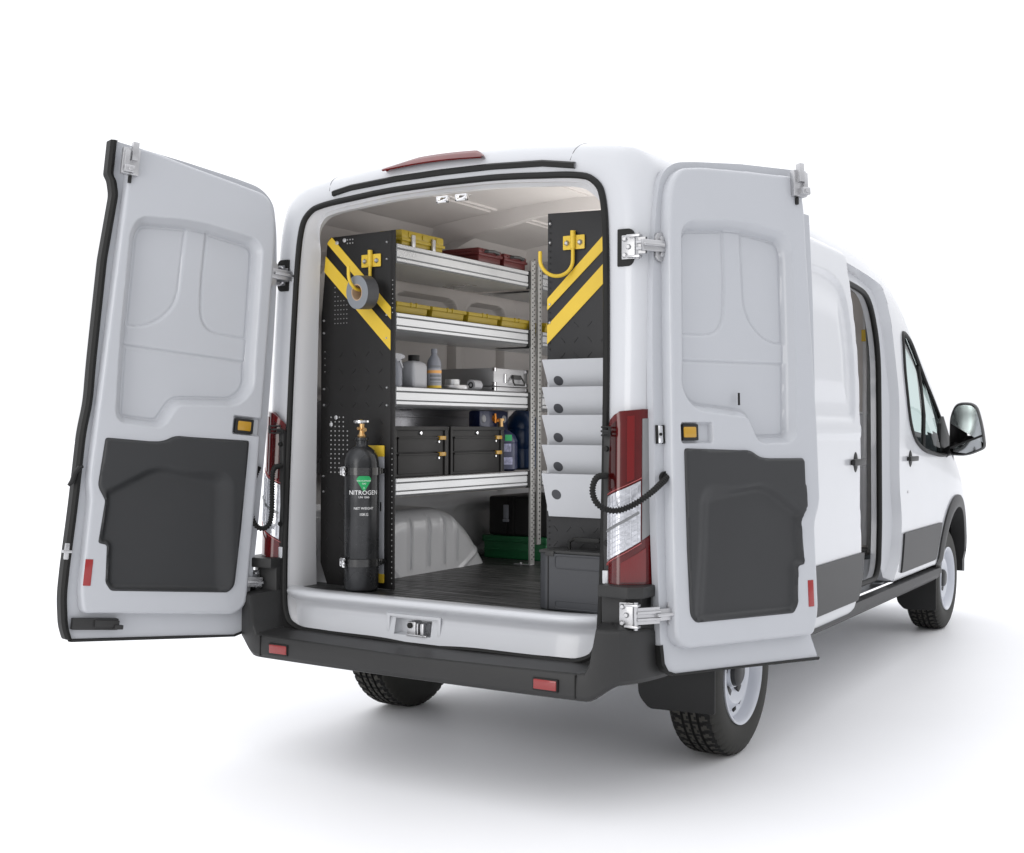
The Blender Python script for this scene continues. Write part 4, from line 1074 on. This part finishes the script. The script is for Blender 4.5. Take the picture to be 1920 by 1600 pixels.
stripes([[(-.688, 2.262), (-.354, 1.933), (-.354, 1.880), (-.7145, 2.235), (-.708, 2.245)], [(-.7225, 2.180), (-.356, 1.831), (-.356, 1.746), (-.731, 2.110)]], .3655, endp)
def dots(parent, pts, y, r, m, name, h=.003):
    for x, z in pts:
        q = MB(); q.lathe([(0, -h), (r*.6, -h), (r, -h*.3), (r, h)], (x, y, z), 'y', 10); q.build(name, m, parent)
dots(endp, [(-.378, 2.218), (-.378, 2.144), (-.733, 1.890), (-.733, 1.834), (-.731, 1.582), (-.731, 1.510), (-.375, 1.584), (-.375, 1.507), (-.378, 1.90), (-.378, 1.80), (-.733, 1.12), (-.733, 1.19)], .368, .0055, STEEL, 'bolt', .005)
dots(endp, [(-.660, 2.235), (-.617, 2.244), (-.690, 1.423), (-.662, 1.454)], .368, .010, STEEL, 'large_bolt', .004)
for z0, z1 in LEVELS:
    q = MB(); rail_face(q, -.331, .376, 1.500, z0, z1); q.build('shelf', [ALU, GROOVE_SHADE], rack, ang=30, weld=True)
    q = MB(); q.box(-.345, -.3255, 1.482, 1.502, z0-.002, z1+.003, .003); q.build('shelf_end_cap', RUB, rack)
# perforated post
def post(y, parent):
    q = MB(); q.box(-.335, -.322, y, y+.040, FZ, 2.268, .002); q.box(-.350, -.340, y+.040, y+.070, FZ, 2.262, .001); q.box(-.335, -.322, y+.070, y+.105, FZ+.10, 2.262, .002)
    q.mi = 1
    for k in range(66):
        z = FZ+.03+k*.0235
        q.lathe([(0, .002), (.0036, .002), (.0036, -.001)], (-.3215, y+.012, z), 'x', 8)
        q.lathe([(0, .002), (.0036, .002), (.0036, -.001)], (-.3215, y+.030, z+.011), 'x', 8); q.lathe([(0, .002), (.0045, .002), (.0045, -.001)], (-.3215, y+.088, z+.006), 'x', 8) if z > FZ+.12 else None
    q.build('upright_post', [GALV, mat('post_hole_dark', (.05, .05, .05), .7)], parent)
    q = MB(); q.box(-.42, -.32, y-.005, y+.035, FZ, FZ+.004, .001); q.build('post_foot', STEEL, parent)
    q = MB(); q.lathe([(0, .012), (.008, .012), (.008, 0)], (-.385, y+.012, FZ), 'z', 8); q.build('foot_bolt', STEEL, parent)
post(1.503, rack)
# second rack further in
rack2 = thing('shelving_unit', 'second aluminium shelving rack just beyond the perforated post', 'shelving', (-.55, 1.65, FZ), 'shelving racks inside the van')
for z0, z1 in LEVELS:
    q = MB(); rail_face(q, -.331, 1.630, 2.95, z0-.0, z1-.0); q.build('shelf', [ALU, GROOVE_SHADE], rack2, ang=30, weld=True)
q = MB(); q.box(-.345, -.330, 2.94, 2.97, FZ, 2.2, .002); q.build('upright_post', GALV, rack2)
# right rack with end panel
rack3 = thing('shelving_unit', 'black right-hand end panel with yellow stripes beside the rear opening', 'shelving', (.6, .37, FZ), 'shelving racks inside the van')
q = MB(); q.prism([(.430, FZ), (.430, 2.270), (.70, 2.262), (.80, 2.10), (.83, 1.9), (.83, FZ)], 'y', .369, .374, .001)
q.box(.4305, .4345, .3745, .42, FZ, 2.268, .001)
q.mi = 1
for z in [2.24-.0245*i for i in range(22)] + [1.04-.0245*i for i in range(8)]: q.lathe([(0, -.001), (.0034, -.001), (.0034, .001)], (.442, .368, z), 'y', 8)
q.mi = 0
chequer_into(q, .50, .72, 1.70, 1.84, .368, .06); chequer_into(q, .47, .72, .95, 1.05, .368, .06)
e3 = q.build('end_panel', [mat('charcoal_powder_coat', (.024, .024, .025), .45, spec=.35, bump=(180, .06), vary=.05), RUB], rack3)
stripes([[(.430, 1.928), (.700, 2.181), (.715, 2.135), (.430, 1.882)], [(.430, 1.820), (.76, 2.125), (.77, 2.055), (.430, 1.746)]], .3655, e3)
dots(e3, [(.442, 2.228), (.442, 2.152), (.442, 1.905), (.442, 1.832)], .368, .0062, STEEL, 'bolt', .005)
for z0, z1 in LEVELS:
    q = MB(); q.box(.50, .85, .45, 1.9, z0+.0, z0+.012, .002); q.box(.495, .503, .45, 1.9, z0, z1, .002); q.build('shelf', ALU, rack3)

# ------------------------------------------------------------------ hooks and tape
def hook(label, loc, d, wdt):
    h = thing('utility_hook', label, 'hook', loc, 'yellow hooks on the end panels')
    x, y, z = loc
    q = MB(); q.box(x-wdt/2, x+wdt/2, y-.005, y-.001, z-.028, z+.028, .002)
    for s_ in (-1, 1): q.box(x+s_*wdt*.47-.004, x+s_*wdt*.47+.004, y-.004, y, z-.026, z+.026, .001)
    q.build('backplate', YEL, h)
    for s_ in (-1, 1):
        q = MB(); q.lathe([(0, -.010), (.006, -.010), (.010, -.006), (.012, -.003), (.012, 0)], (x+s_*wdt*.31, y-.005, z-.002), 'y', 6); q.build('bolt', STEEL, h)
    q = MB(); pts = [(x, y-.010, z+.038), (x, y-.010, z-.05)]
    a0 = Vector((x, y-.010, z-.07))
    r = .065
    for t in np.linspace(0, 1, 20):
        a = math.pi*(t)*.98
        c0 = a0 + Vector(d)*r
        pts.append(tuple(c0 - Vector(d)*r*math.cos(a) + Vector((0, 0, -r*math.sin(a)))))
    e = Vector(pts[-1]); pts.append(tuple(e+Vector((0, 0, .035))))
    q.tube(pts, .0075, 12); q.tube([(x, y-.010, z+.045), (x, y-.010, z-.026)], .011, 12); q.build('hook_arm', YEL, h)
    return h
hook('yellow J hook holding the roll of grey tape on the left end panel', (-.462, .366, 2.142), (-.12, -.99, 0), .105)
hook('yellow empty J hook on the right end panel', (.552, .366, 2.145), (-.80, -.60, 0), .095)
tp = thing('tape_roll', 'grey roll of tape hanging on the left yellow hook', 'tape', (-.455, .29, 1.985))
Mx = Matrix.Translation((-.450, .290, 1.995)) @ Matrix.Rotation(math.radians(-12), 4, 'Z') @ Matrix.Rotation(math.radians(4), 4, 'X')
q = MB(); q.lathe([(.036, -.033), (.071, -.033), (.073, -.031)], (0, 0, 0), 'y', 48, Mx); q.lathe([(.071, .033), (.036, .033)], (0, 0, 0), 'y', 48, Mx); q.mi = 1; q.lathe([(.073, -.031), (.073, .031), (.071, .033)], (0, 0, 0), 'y', 48, Mx); q.mi = 0; q.build('tape', [TAPE, mat('tape_outer', (.055, .056, .06), .45)], tp, weld=True)
q = MB(); q.lathe([(.032, -.033), (.036, -.033), (.036, .033), (.032, .033), (.032, -.033)], (0, 0, 0), 'y', 48, Mx); q.build('core', CARD, tp)

# ------------------------------------------------------------------ literature tray
lt = thing('document_holder', 'light grey steel document holder with five sloping pockets on the right end panel', 'document holder', (.57, .36, 1.37))
zs = [1.680, 1.572, 1.462, 1.345, 1.232]
q = MB(); q.box(.435, .80, .362, .366, 1.08, 1.68, .001); q.build('back_plate', DOCW, lt)
for k, zt in enumerate(zs):
    zb = (zs[k+1]+.0 if k < 4 else 1.068); 
    q = MB(); yt, yb = .290, .350
    x0, x1 = .452, .80
    for xa in (x0, x1): q.faces_from([Vector((xa, .361, zt)), Vector((xa, yt, zt)), Vector((xa+(.025 if xa == x0 else 0), yb, zb-.008)), Vector((xa+(.025 if xa == x0 else 0), .361, zb-.008))], [(0, 1, 2, 3)])
    q.prism([(yt, zt), (yt-.003, zt), (yb-.003, zb-.008), (yb, zb-.008)], 'x', x0, x1, .0008)
    q.build('pocket', DOCW, lt, smooth=False)
    tz = zt-.75*(zt-zb) if k < 4 else zt-.082
    ty = yt + (yb-yt)*(zt-tz)/(zt-zb+.008)
    q = MB(); q.lathe([(0, -.0035), (.021, -.0035), (.021, 0)], (0, 0, 0), 'y', 24, Matrix.Translation((x0+.052, ty, tz)) @ Matrix.Rotation(math.atan2(yb-yt, zt-zb), 4, 'X'))
    q.build('finger_hole', mat('finger_hole_grey', (.055, .057, .064), .6), lt)

# ------------------------------------------------------------------ nitrogen cylinder and bracket
br = thing('cylinder_bracket', 'grey wall bracket with yellow ends behind the nitrogen cylinder', 'bracket', (-.45, .36, .73))
q = MB(); q.box(-.54, -.384, .358, .364, .735, 1.330, .002); q.build('back_plate', PALEB, br)
q = MB(); q.box(-.541, -.383, .3565, .3645, 1.283, 1.332, .002); q.box(-.541, -.383, .3565, .3645, .733, .772, .002); q.build('yellow_end', YEL, br)
q = MB(); q.box(-.402, -.396, .356, .359, 1.045, 1.085, .001); q.build('slot', RUB, br)
cx0, cy0, cr = -.445, .283, .0755
for zc in (1.222, .830):
    q = MB(); rows = []
    for a in np.linspace(math.radians(-200), math.radians(20), 40):
        c, s_ = math.cos(a), math.sin(a)
        rows.append([(cx0+(cr+d)*c, cy0+(cr+d)*s_, z) for d, z in ((.0005, zc-.016), (.0045, zc-.016), (.0045, zc+.016), (.0005, zc+.016), (.0005, zc-.016))])
    q.grid(rows); q.box(cx0+cr*.94, cx0+cr*.94+.004, cy0+.01, .36, zc-.011, zc+.011, .001)
    for xx in (0.0, .014): q.box(cx0+cr*.90+xx*0, cx0+cr+.006, cy0+.02+xx, cy0+.028+xx, zc-.014, zc+.014, .001)
    q.build('strap', mat('strap_gloss', (.012, .012, .012), .22, coat=.5, bump=(80, .3)), br, ang=50)
    a = math.radians(-126); px_, py_ = cx0+(cr+.004)*math.cos(a), cy0+(cr+.004)*math.sin(a)
    Mx = Matrix.Translation((px_, py_, zc)) @ Matrix.Rotation(a+math.pi/2, 4, 'Z') @ Matrix.Scale(1.35, 4)
    q = MB(); q.box(-.017, .017, -.006, .0, -.015, -.011, .001, Mx); q.box(-.017, .017, -.006, .0, .011, .015, .001, Mx); q.box(-.019, -.015, -.006, .0, -.015, .015, .001, Mx)
    q.box(-.004, .0, -.012, .0, -.012, .012, .001, Mx); q.box(0, .028, -.010, -.004, -.004, .004, .001, Mx); q.prism([(.012, -.013), (.030, -.013), (.020, 0), (.030, .013), (.012, .013), (.006, 0)], 'y', -.011, -.005, .001, Mx)
    q.build('strap_buckle', CHR, br)
nc = thing('gas_cylinder', 'black nitrogen gas cylinder with brass valve strapped to the left end panel', 'gas cylinder', (cx0, cy0, FZ))
q = MB(); q.lathe([(0, .0), (.060, .0), (.070, .004), (cr, .014), (cr, .53), (.074, .56), (.068, .585), (.055, .605), (.038, .618), (.028, .624), (.025, .632), (.025, .648), (.029, .65), (.029, .660), (.020, .662), (0, .662)], (cx0, cy0, FZ), 'z', 48)
cyb = q.build('cylinder_body', CYL, nc, ang=50)
q = MB(); q.lathe([(.0, .662), (.018, .662), (.020, .668), (.014, .676), (.011, .69), (.012, .72), (.009, .722), (.0, .722)], (cx0, cy0, FZ), 'z', 20)
q.tube([(cx0, cy0, FZ+.694), (cx0+.026, cy0-.012, FZ+.694)], .009, 12); q.tube([(cx0, cy0, FZ+.70), (cx0-.008, cy0-.020, FZ+.70)], .007, 12); q.build('valve', BRASS, nc)
q = MB(); q.lathe([(0, .722), (.006, .722), (.034, .722), (.037, .726), (.037, .734), (.033, .737), (0, .737)], (cx0, cy0, FZ), 'z', 16); q.build('valve_handwheel', CHR, nc)
CA = math.atan2(-3.866-cy0, 2.882-cx0) + math.radians(7)      # lettering faces the open doors
def wrap(verts, zc, r):
    out = []
    for (u, v, w_) in verts:
        a = CA + u/r; out.append(Vector((cx0+(r+w_)*math.cos(a), cy0+(r+w_)*math.sin(a), zc+v)))
    return out
def text_mesh(txt, size):
    cu = D.curves.new('t', 'FONT'); cu.body = txt; cu.size = size; cu.align_x = 'CENTER'; cu.align_y = 'CENTER'; cu.resolution_u = 2
    o = D.objects.new('t', cu); COL.objects.link(o)
    bpy.context.view_layer.update()
    me = D.meshes.new_from_object(o.evaluated_get(bpy.context.evaluated_depsgraph_get()))
    vs_ = [tuple(v.co) for v in me.vertices]; fs = [tuple(p.vertices) for p in me.polygons]
    D.objects.remove(o); D.meshes.remove(me); D.curves.remove(cu)
    return vs_, fs
def cyl_text(txt, size, z, bold=0.):
    vs_, fs = text_mesh(txt, size)
    q = MB(); q.faces_from(wrap([(x, y, .0012) for x, y, _ in vs_], z, cr), fs)
    q.build('lettering', WHT, cyb, smooth=False, label='white lettering reading ' + txt)
cyl_text('NITROGEN', .0265, 1.131); cyl_text('UN 1066', .0125, 1.112); cyl_text('NET WEIGHT', .0145, 1.064); cyl_text('10KG', .0165, 1.038)
q = MB(); P = roundpoly([(-.034, .018, .008), (-.022, .033, .006), (.022, .033, .006), (.034, .018, .008), (0, -.036, .002)], .003)
# fill as fan strips so it can bend
P2_ = resample(P, 60)
for k in range(60):
    a_, b_ = P2_[k], P2_[(k+1) % 60]; segs = 6
    for t in range(segs):
        t0, t1 = t/segs, (t+1)/segs
        pts = [(a_[0]*t0, .008+(a_[1]-.008)*t0), (a_[0]*t1, .008+(a_[1]-.008)*t1), (b_[0]*t1, .008+(b_[1]-.008)*t1), (b_[0]*t0, .008+(b_[1]-.008)*t0)]
        if t == 0: pts = pts[1:3] + [pts[0]]
        q.faces_from(wrap([(u_, v_, .0008) for u_, v_ in pts], 1.170, cr), [tuple(range(len(pts)))])
q.build('hazard_label', GLAB, cyb, smooth=False, label='green diamond label reading NON-FLAMMABLE GAS 2')
cyl_text('NON-FLAMMABLE', .0076, 1.182); cyl_text('GAS', .009, 1.170); cyl_text('2', .011, 1.151)

# ------------------------------------------------------------------ shelf contents
Z1, Z2, Z3, Z4 = 2.212, 1.912, 1.590, 1.190
def case(name, label, cat, m, x1, y0, y1, zb, h, depth=.30, latch=None, handle=None, lidz=.6, group=None, hm=None):
    t = thing(name, label, cat, (x1-depth/2, (y0+y1)/2, zb), group)
    zl = zb+h*lidz
    q = MB(); q.box(x1-depth, x1, y0, y1, zb+.001, zl-.002, .012); q.build('base', m, t)
    q = MB(); q.box(x1-depth-.004, x1+.004, y0-.004, y1+.004, zl, zb+h, .012); q.box(x1-depth-.007, x1+.007, y0-.007, y1+.007, zl-.008, zl+.006, .003)
    for k in range(3): yy_ = y0+(y1-y0)*(k+.5)/3; q.box(x1-depth*.9, x1+.009, yy_-.012, yy_+.012, zl+.01, zb+h-.01, .003)
    q.build('lid', m, t)
    if latch:
        for yy_ in latch:
            q = MB(); q.box(x1+.004, x1+.016, yy_-.012, yy_+.012, zl-.035, zl+.022, .004); q.build('latch', hm or STEEL, t)
    if handle:
        q = MB(); zh = handle; yc = (y0+y1)/2; q.tube([(x1+.004, yc-.055, zh), (x1+.020, yc-.05, zh), (x1+.022, yc, zh+.004), (x1+.020, yc+.05, zh), (x1+.004, yc+.055, zh)], .008, 8); q.build('handle', BLK2, t)
    return t
case('tool_case', 'yellow plastic tool case with two steel latches on the top shelf', 'tool case', YPL, -.352, .44, .755, Z1, .072, .13, latch=(.51, .665), lidz=.42)
case('tool_case', 'long dark red tool case with grey handle on the top shelf', 'tool case', MRED, -.355, 1.06, 1.26, Z1, .072, .40, handle=Z1+.055, lidz=.6, group='dark red tool cases on the top shelf')
case('tool_case', 'smaller dark red tool case nearest the perforated post on the top shelf', 'tool case', MRED, -.355, 1.29, 1.50, Z1, .070, .30, handle=Z1+.055, lidz=.6, group='dark red tool cases on the top shelf')
bl_ = ['yellow lidded bin on the second shelf right beside the left end panel', 'second yellow lidded bin from the left end panel on the second shelf', 'third yellow lidded bin from the left end panel on the second shelf', 'yellow lidded bin on the second shelf just before the perforated post', 'yellow lidded bin on the second shelf beyond the perforated post']
def ybin(y0, y1, label):
    t = thing('storage_bin', label, 'storage bin', (-.5, (y0+y1)/2, Z2), 'yellow bins on the second shelf')
    q = MB(); q.prism([(-.64, Z2+.002), (-.352, Z2+.002), (-.346, Z2+.034), (-.655, Z2+.034)], 'y', y0+.012, y1-.012, .006); q.build('bin_body', YPL, t)
    q = MB(); q.box(-.665, -.338, y0+.002, y1-.002, Z2+.032, Z2+.049, .004); q.box(-.65, -.36, y0+.02, y1-.02, Z2+.046, Z2+.053, .003)
    ym = (y0+y1)/2
    for yy_ in (ym-.02, ym+.02): q.box(-.345, -.334, yy_-.004, yy_+.004, Z2+.030, Z2+.052, .002)
    q.build('bin_lid', YPL, t)
for k, (a, b) in enumerate(((.385, .640), (.655, .935), (.950, 1.235), (1.25, 1.53), (1.68, 1.95))): ybin(a, b, bl_[k])
# third shelf
def bottle(label, cat, x, y, zb, prof, m, cap=None, capm=None, n=28, name='bottle', sq=False):
    t = thing(name, label, cat, (x, y, zb))
    q = MB(); q.lathe(prof, (x, y, zb), 'z', n); q.build('bottle_body', m, t, ang=50)
    if cap: q = MB(); q.lathe(cap, (x, y, zb), 'z', 20); q.build('cap', capm, t)
    return t
t = thing('jerry_bottle', 'grey square bottle with black cap on the third shelf', 'bottle', (-.43, .645, Z3))
q = MB(); P = roundpoly([(-.435, .535), (-.355, .535), (-.355, .645), (-.435, .645)], .016)
P = np.array(P); c_ = P.mean(0); rows = []
for z, sc in ((0, .9), (.005, 1), (.095, 1), (.110, .88), (.118, .60), (.122, .36)):
    rows.append([(c_[0]+(p[0]-c_[0])*sc, c_[1]+(p[1]-c_[1])*sc, Z3+z) for p in list(P)+[P[0]]])
q.grid(rows); q.build('bottle_body', GBOT, t, ang=50)
q = MB(); q.cyl((c_[0], c_[1], Z3+.121), .026, .026, 'z', 22, bevel=.002); q.build('cap', RUB, t)
bx, by, br_ = -.385, .735, .033
t = bottle('slim grey cleaner bottle with orange label on the third shelf', 'bottle', bx, by, Z3, [(0, 0), (.030, .0), (br_, .005), (br_, .118), (.029, .132), (.017, .152), (.013, .158), (.013, .163), (0, .163)], LBOT, [(0, .184), (.013, .184), (.0145, .180), (.0145, .160), (0, .160)], LBOT, name='bottle')
q = MB(); q.lathe([(br_+.0006, .004), (br_+.0006, .092)], (bx, by, Z3), 'z', 28); q.build('label_band', mat('label_grey', (.36, .37, .40), .6), t)
q = MB(); q.lathe([(br_+.001, .002), (br_+.001, .014)], (bx, by, Z3), 'z', 28); q.build('label_stripe', YEL, t)
q = MB(); q.lathe([(br_+.001, .070), (br_+.001, .084)], (bx, by, Z3), 'z', 28); q.build('label_stripe', OLAB, t)
q = MB()
for zz_, hh_ in ((.052, .012), (.036, .010), (.026, .003), (.100, .005), (.020, .002)):
    for a0 in np.arange(-1.5, .1, .17):
        rows = [[(bx+(br_+.0014)*math.cos(a), by+(br_+.0014)*math.sin(a), Z3+zz_+dz) for a in np.linspace(a0, a0+.125, 3)] for dz in (0, hh_)]
        q.grid(rows)
q.build('label_print', LGREY, t)
t = thing('spray_bottle', 'grey trigger spray bottle half hidden behind the left end panel', 'spray bottle', (-.43, .50, Z3))
q = MB(); q.lathe([(0, 0), (.036, 0), (.038, .01), (.038, .075), (.028, .105), (.014, .118), (.013, .125), (0, .125)], (-.39, .435, Z3), 'z', 24); q.build('bottle_body', LBOT, t)
q = MB(); q.prism([(.40, .150), (.48, .148), (.505, .140), (.500, .128), (.470, .122), (.455, .112), (.425, .112), (.415, .125), (.385, .140)], 'x', -.402, -.378, .004, Matrix.Translation((0, 0, Z3))); q.build('trigger_head', GBOT, t)
q = MB(); q.prism([(.480, .126), (.498, .085), (.490, .083), (.465, .120)], 'x', -.397, -.383, .002, Matrix.Translation((0, 0, Z3))); q.build('trigger', GBOT, t)
bottle('flat steel disc tin on the third shelf', 'tin', -.42, .935, Z3, [(0, 0), (.076, 0), (.079, .003), (.079, .020), (.076, .023), (0, .023)], STEEL, [(0, .050), (.034, .050), (.036, .046), (.036, .022), (0, .022)], ALU, name='tin_can')
t = thing('tin_can', 'small white can lying on its side beside the steel case', 'tin', (-.40, 1.115, Z3))
q = MB(); q.lathe([(0, -.035), (.025, -.035), (.026, -.032), (.026, .030), (0, .030)], (-.385, 1.075, Z3+.026), 'y', 24); q.build('can_body', GBOT, t); q = MB(); q.lathe([(.008, -.0355), (.015, -.0355)], (-.385, 1.075, Z3+.026), 'y', 20); q.build('can_print', BLK, t)
t = thing('instrument_case', 'brushed aluminium case with steel corners and handle on the third shelf', 'case', (-.52, 1.36, Z3))
CALU = mat('case_aluminium', (.42, .42, .43), .4, metal=.8, bump=(50, .2), stretch=(1, .1, 10), rvar=.1)
q = MB(); q.box(-.72, -.352, 1.195, 1.515, Z3+.026, Z3+.115, .004); q.build('case_body', CALU, t)
q = MB(); q.box(-.72, -.350, 1.193, 1.517, Z3+.001, Z3+.023, .003); q.build('case_base', CALU, t)
q = MB()
for y_ in (1.197, 1.499):
    for z_ in (Z3+.099, Z3+.028, Z3+.004): q.box(-.365, -.346, y_-.004, y_+.018, z_, z_+.018, .003)
q.build('case_corner', CHR, t)
q = MB(); q.box(-.353, -.343, 1.285, 1.303, Z3+.045, Z3+.088, .003); q.build('case_latch', CHR, t)
q = MB(); q.tube([(-.348, 1.365, Z3+.085), (-.332, 1.345, Z3+.050), (-.328, 1.352, Z3+.036), (-.328, 1.445, Z3+.036), (-.332, 1.452, Z3+.050), (-.348, 1.435, Z3+.085)], .0045, 8); q.box(-.352, -.340, 1.365, 1.435, Z3+.064, Z3+.086, .003); q.build('case_handle', BLK2, t)
for k in range(1): pass
# fourth shelf: drawers
def drawers(y0, y1, label):
    t = thing('drawer_cabinet', label, 'drawer cabinet', (-.5, (y0+y1)/2, Z4), 'black drawer cabinets on the fourth shelf')
    x1 = -.354; H_ = .220
    q = MB(); q.box(x1-.30, x1, y0, y1, Z4+.001, Z4+H_, .004); q.box(x1-.305, x1+.008, y0-.002, y1+.002, Z4+H_-.012, Z4+H_+.006, .003); q.box(x1-.01, x1+.006, y0, y0+.02, Z4+.002, Z4+H_-.01, .001); q.box(x1-.01, x1+.006, y1-.03, y1, Z4+.002, Z4+H_-.01, .001); q.build('cabinet_body', BMET, t)
    for za, zb_ in ((.110, .178), (.014, .104)):
        q = MB(); q.box(x1-.005, x1+.010, y0+.024, y1-.075, Z4+za, Z4+zb_, .003); q.box(x1-.005, x1+.014, y0+.024, y1-.035, Z4+zb_-.008, Z4+zb_, .002); d_ = q.build('drawer', BMET, t)
        q = MB(); q.box(x1+.002, x1+.018, y1-.085, y1-.035, Z4+zb_-.014, Z4+zb_+.004, .003); q.build('drawer_label', ORG, d_)
        q = MB(); q.lathe([(0, .006), (.005, .006), (.006, 0)], (x1+.011, y1-.09, Z4+zb_-.022), 'x', 10); q.build('drawer_knob', CHR, d_)
    q = MB(); q.lathe([(0, .008), (.007, .008), (.009, .004), (.009, 0)], (x1+.0005, (y0+y1)/2-.01, Z4+H_-.024), 'x', 16); q.build('cabinet_lock', CHR, t)
drawers(.385, .800, 'black steel drawer cabinet on the fourth shelf next to the left end panel')
drawers(.818, 1.285, 'black steel drawer cabinet on the fourth shelf next to the blue cylinder')
def blue_cyl(x, y, zb, m, label, h, collar=True):
    t = thing('gas_cylinder', label, 'gas cylinder', (x, y, zb), 'blue gas cylinders on the fourth shelf')
    r = .085
    q = MB(); q.lathe([(0, 0), (r*.8, 0), (r, .012), (r, h*.33), (r*.98, h*.335), (r*.98, h*.345), (r, h*.35), (r, h*.66), (r*.98, h*.665), (r, h*.68), (r, h*.72), (r*.85, h*.86), (r*.5, h*.96), (.02, h), (0, h)], (x, y, zb), 'z', 32); q.build('cylinder_body', m, t, ang=50)
    q = MB(); q.lathe([(0, h), (.014, h), (.012, h+.04), (0, h+.04)], (x, y, zb), 'z', 14); q.lathe([(0, h+.04), (.020, h+.04), (.020, h+.052), (0, h+.052)], (x, y, zb), 'z', 12); q.build('valve', BRASS, t)
    return t
t = blue_cyl(-.44, 1.40, Z4, NAVY, 'dark navy gas cylinder with green and white label beside the drawers', .215)
q = MB(); rows = [[(-.44+.0865*math.cos(a), 1.40+.0865*math.sin(a), z) for a in np.linspace(-1.1, -.25, 8)] for z in (Z4+.035, Z4+.072)]; q.grid(rows); rows = [[(-.44+.0865*math.cos(a), 1.40+.0865*math.sin(a), z) for a in np.linspace(-1.0, -.35, 8)] for z in (Z4+.10, Z4+.14)]; q.grid(rows); q.build('paper_label', mat('faded_label', (.25, .26, .38), .6, vary=.5, vscale=60), t)
q = MB(); rows = [[(-.44+.0867*math.cos(a), 1.40+.0867*math.sin(a), z) for a in np.linspace(-.75, -.3, 6)] for z in (Z4+.155, Z4+.185)]; q.grid(rows); q.build('green_patch', GLAB, t)
blue_cyl(-.47, 1.66, Z4, BLUE, 'bright blue gas cylinder partly behind the perforated post', .32)
t = thing('pump_unit', 'dark navy square pump with orange brass fitting above the drawer cabinets', 'pump', (-.52, 1.33, Z4+.30))
q = MB(); q.box(-.53, -.46, 1.235, 1.505, 1.392, 1.497, .014); q.box(-.53, -.50, 1.30, 1.33, Z4+.002, 1.40, .004); q.build('pump_body', NAVY, t)
q = MB(); q.lathe([(0, .012), (.012, .012), (.018, 0)], (-.46, 1.365, 1.458), 'x', 6); q.tube([(-.452, 1.365, 1.435), (-.452, 1.365, 1.482)], .006, 8); q.tube([(-.452, 1.375, 1.447), (-.445, 1.388, 1.447)], .008, 8); q.build('brass_fitting', COPPER, t)
q = MB()
for y_ in (1.27, 1.462):
    q = MB(); q.lathe([(0, .004), (.017, .004), (.020, 0)], (-.46, y_, 1.455), 'x', 20); q.build('round_port', GBOT, t)
# vent hood/duct behind the drawers
t = thing('metal_duct', 'long brushed grey metal housing lying behind the drawer cabinets', 'metal housing', (-.78, .9, 1.43))
q = MB(); q.box(-.88, -.70, .46, 1.9, Z4+.002, 1.535, .02); q.box(-.705, -.69, .5, 1.85, 1.46, 1.472, .004); q.build('housing_body', mat('brushed_grey', (.34, .34, .36), .3, metal=.7, bump=(20, .1), rvar=.1), t)
# under the shelves: black case on green crate
t = thing('storage_crate', 'dark green plastic crate on the floor beside the perforated post', 'crate', (-.55, 1.85, FZ))
q = MB(); q.box(-.735, -.345, 1.70, 2.20, FZ, FZ+.115, .008); q.box(-.742, -.340, 1.694, 2.205, FZ+.09, FZ+.122, .004); q.box(-.738, -.343, 1.697, 2.202, FZ+.045, FZ+.052, .002); q.build('crate_body', GRN, t)
t = thing('hard_case', 'black hard case standing on the green crate', 'case', (-.55, 1.9, FZ+.124))
q = MB(); q.box(-.715, -.350, 1.715, 2.18, FZ+.124, FZ+.335, .016)
for x_ in (-.60, -.555, -.40): q.box(x_-.004, x_+.004, 1.708, 1.72, FZ+.13, FZ+.33, .002)
q.build('case_body', mat('case_black', (.008, .008, .008), .5), t)
q = MB(); q.box(-.612, -.585, 1.700, 1.715, FZ+.215, FZ+.29, .003); q.box(-.615, -.582, 1.698, 1.715, FZ+.198, FZ+.213, .003); q.build('case_latch', LBOT, t)
# floor toolbox by the right panel
t = thing('tool_box', 'dark grey toolbox with top handle on the floor under the document holder', 'toolbox', (.62, .30, FZ))
TB = mat('toolbox_grey', (.042, .044, .049), .5, bump=(200, .06), vary=.05)
q = MB(); q.prism(roundpoly([(.462, .262), (.50, .236), (.83, .236), (.83, .355), (.462, .355)], .008, 4), 'z', FZ+.002, .925, .004)
tb = q.build('box_body', TB, t, ang=40)
def framed(a0, a1, z0, z1): 
    q = MB(); P = roundpoly([(a0, z0), (a1, z0), (a1, z1), (a0, z1)], .012, 5); q.tube([(x, .2355, z) for x, z in P], .0022, 6, closed=True); q.build('box_recess', TB, t)
framed(.545, .80, .870, .918); framed(.545, .80, .715, .745)
q = MB(); q.box(.512, .516, .2335, .238, FZ+.004, .922, .001); q.build('box_edge', RUB, t)
q = MB(); q.box(.468, .83, .240, .353, .925, .938, .006); q.box(.50, .54, .232, .25, .915, .935, .003); q.build('box_lid', BLK2, t)
q = MB(); q.tube([(.575, .295, .935), (.575, .295, .968), (.59, .295, .978), (.72, .295, .978), (.735, .295, .968), (.735, .295, .935)], .007, 10); q.box(.60, .71, .285, .305, .968, .988, .006); q.build('box_handle', RUB, t)
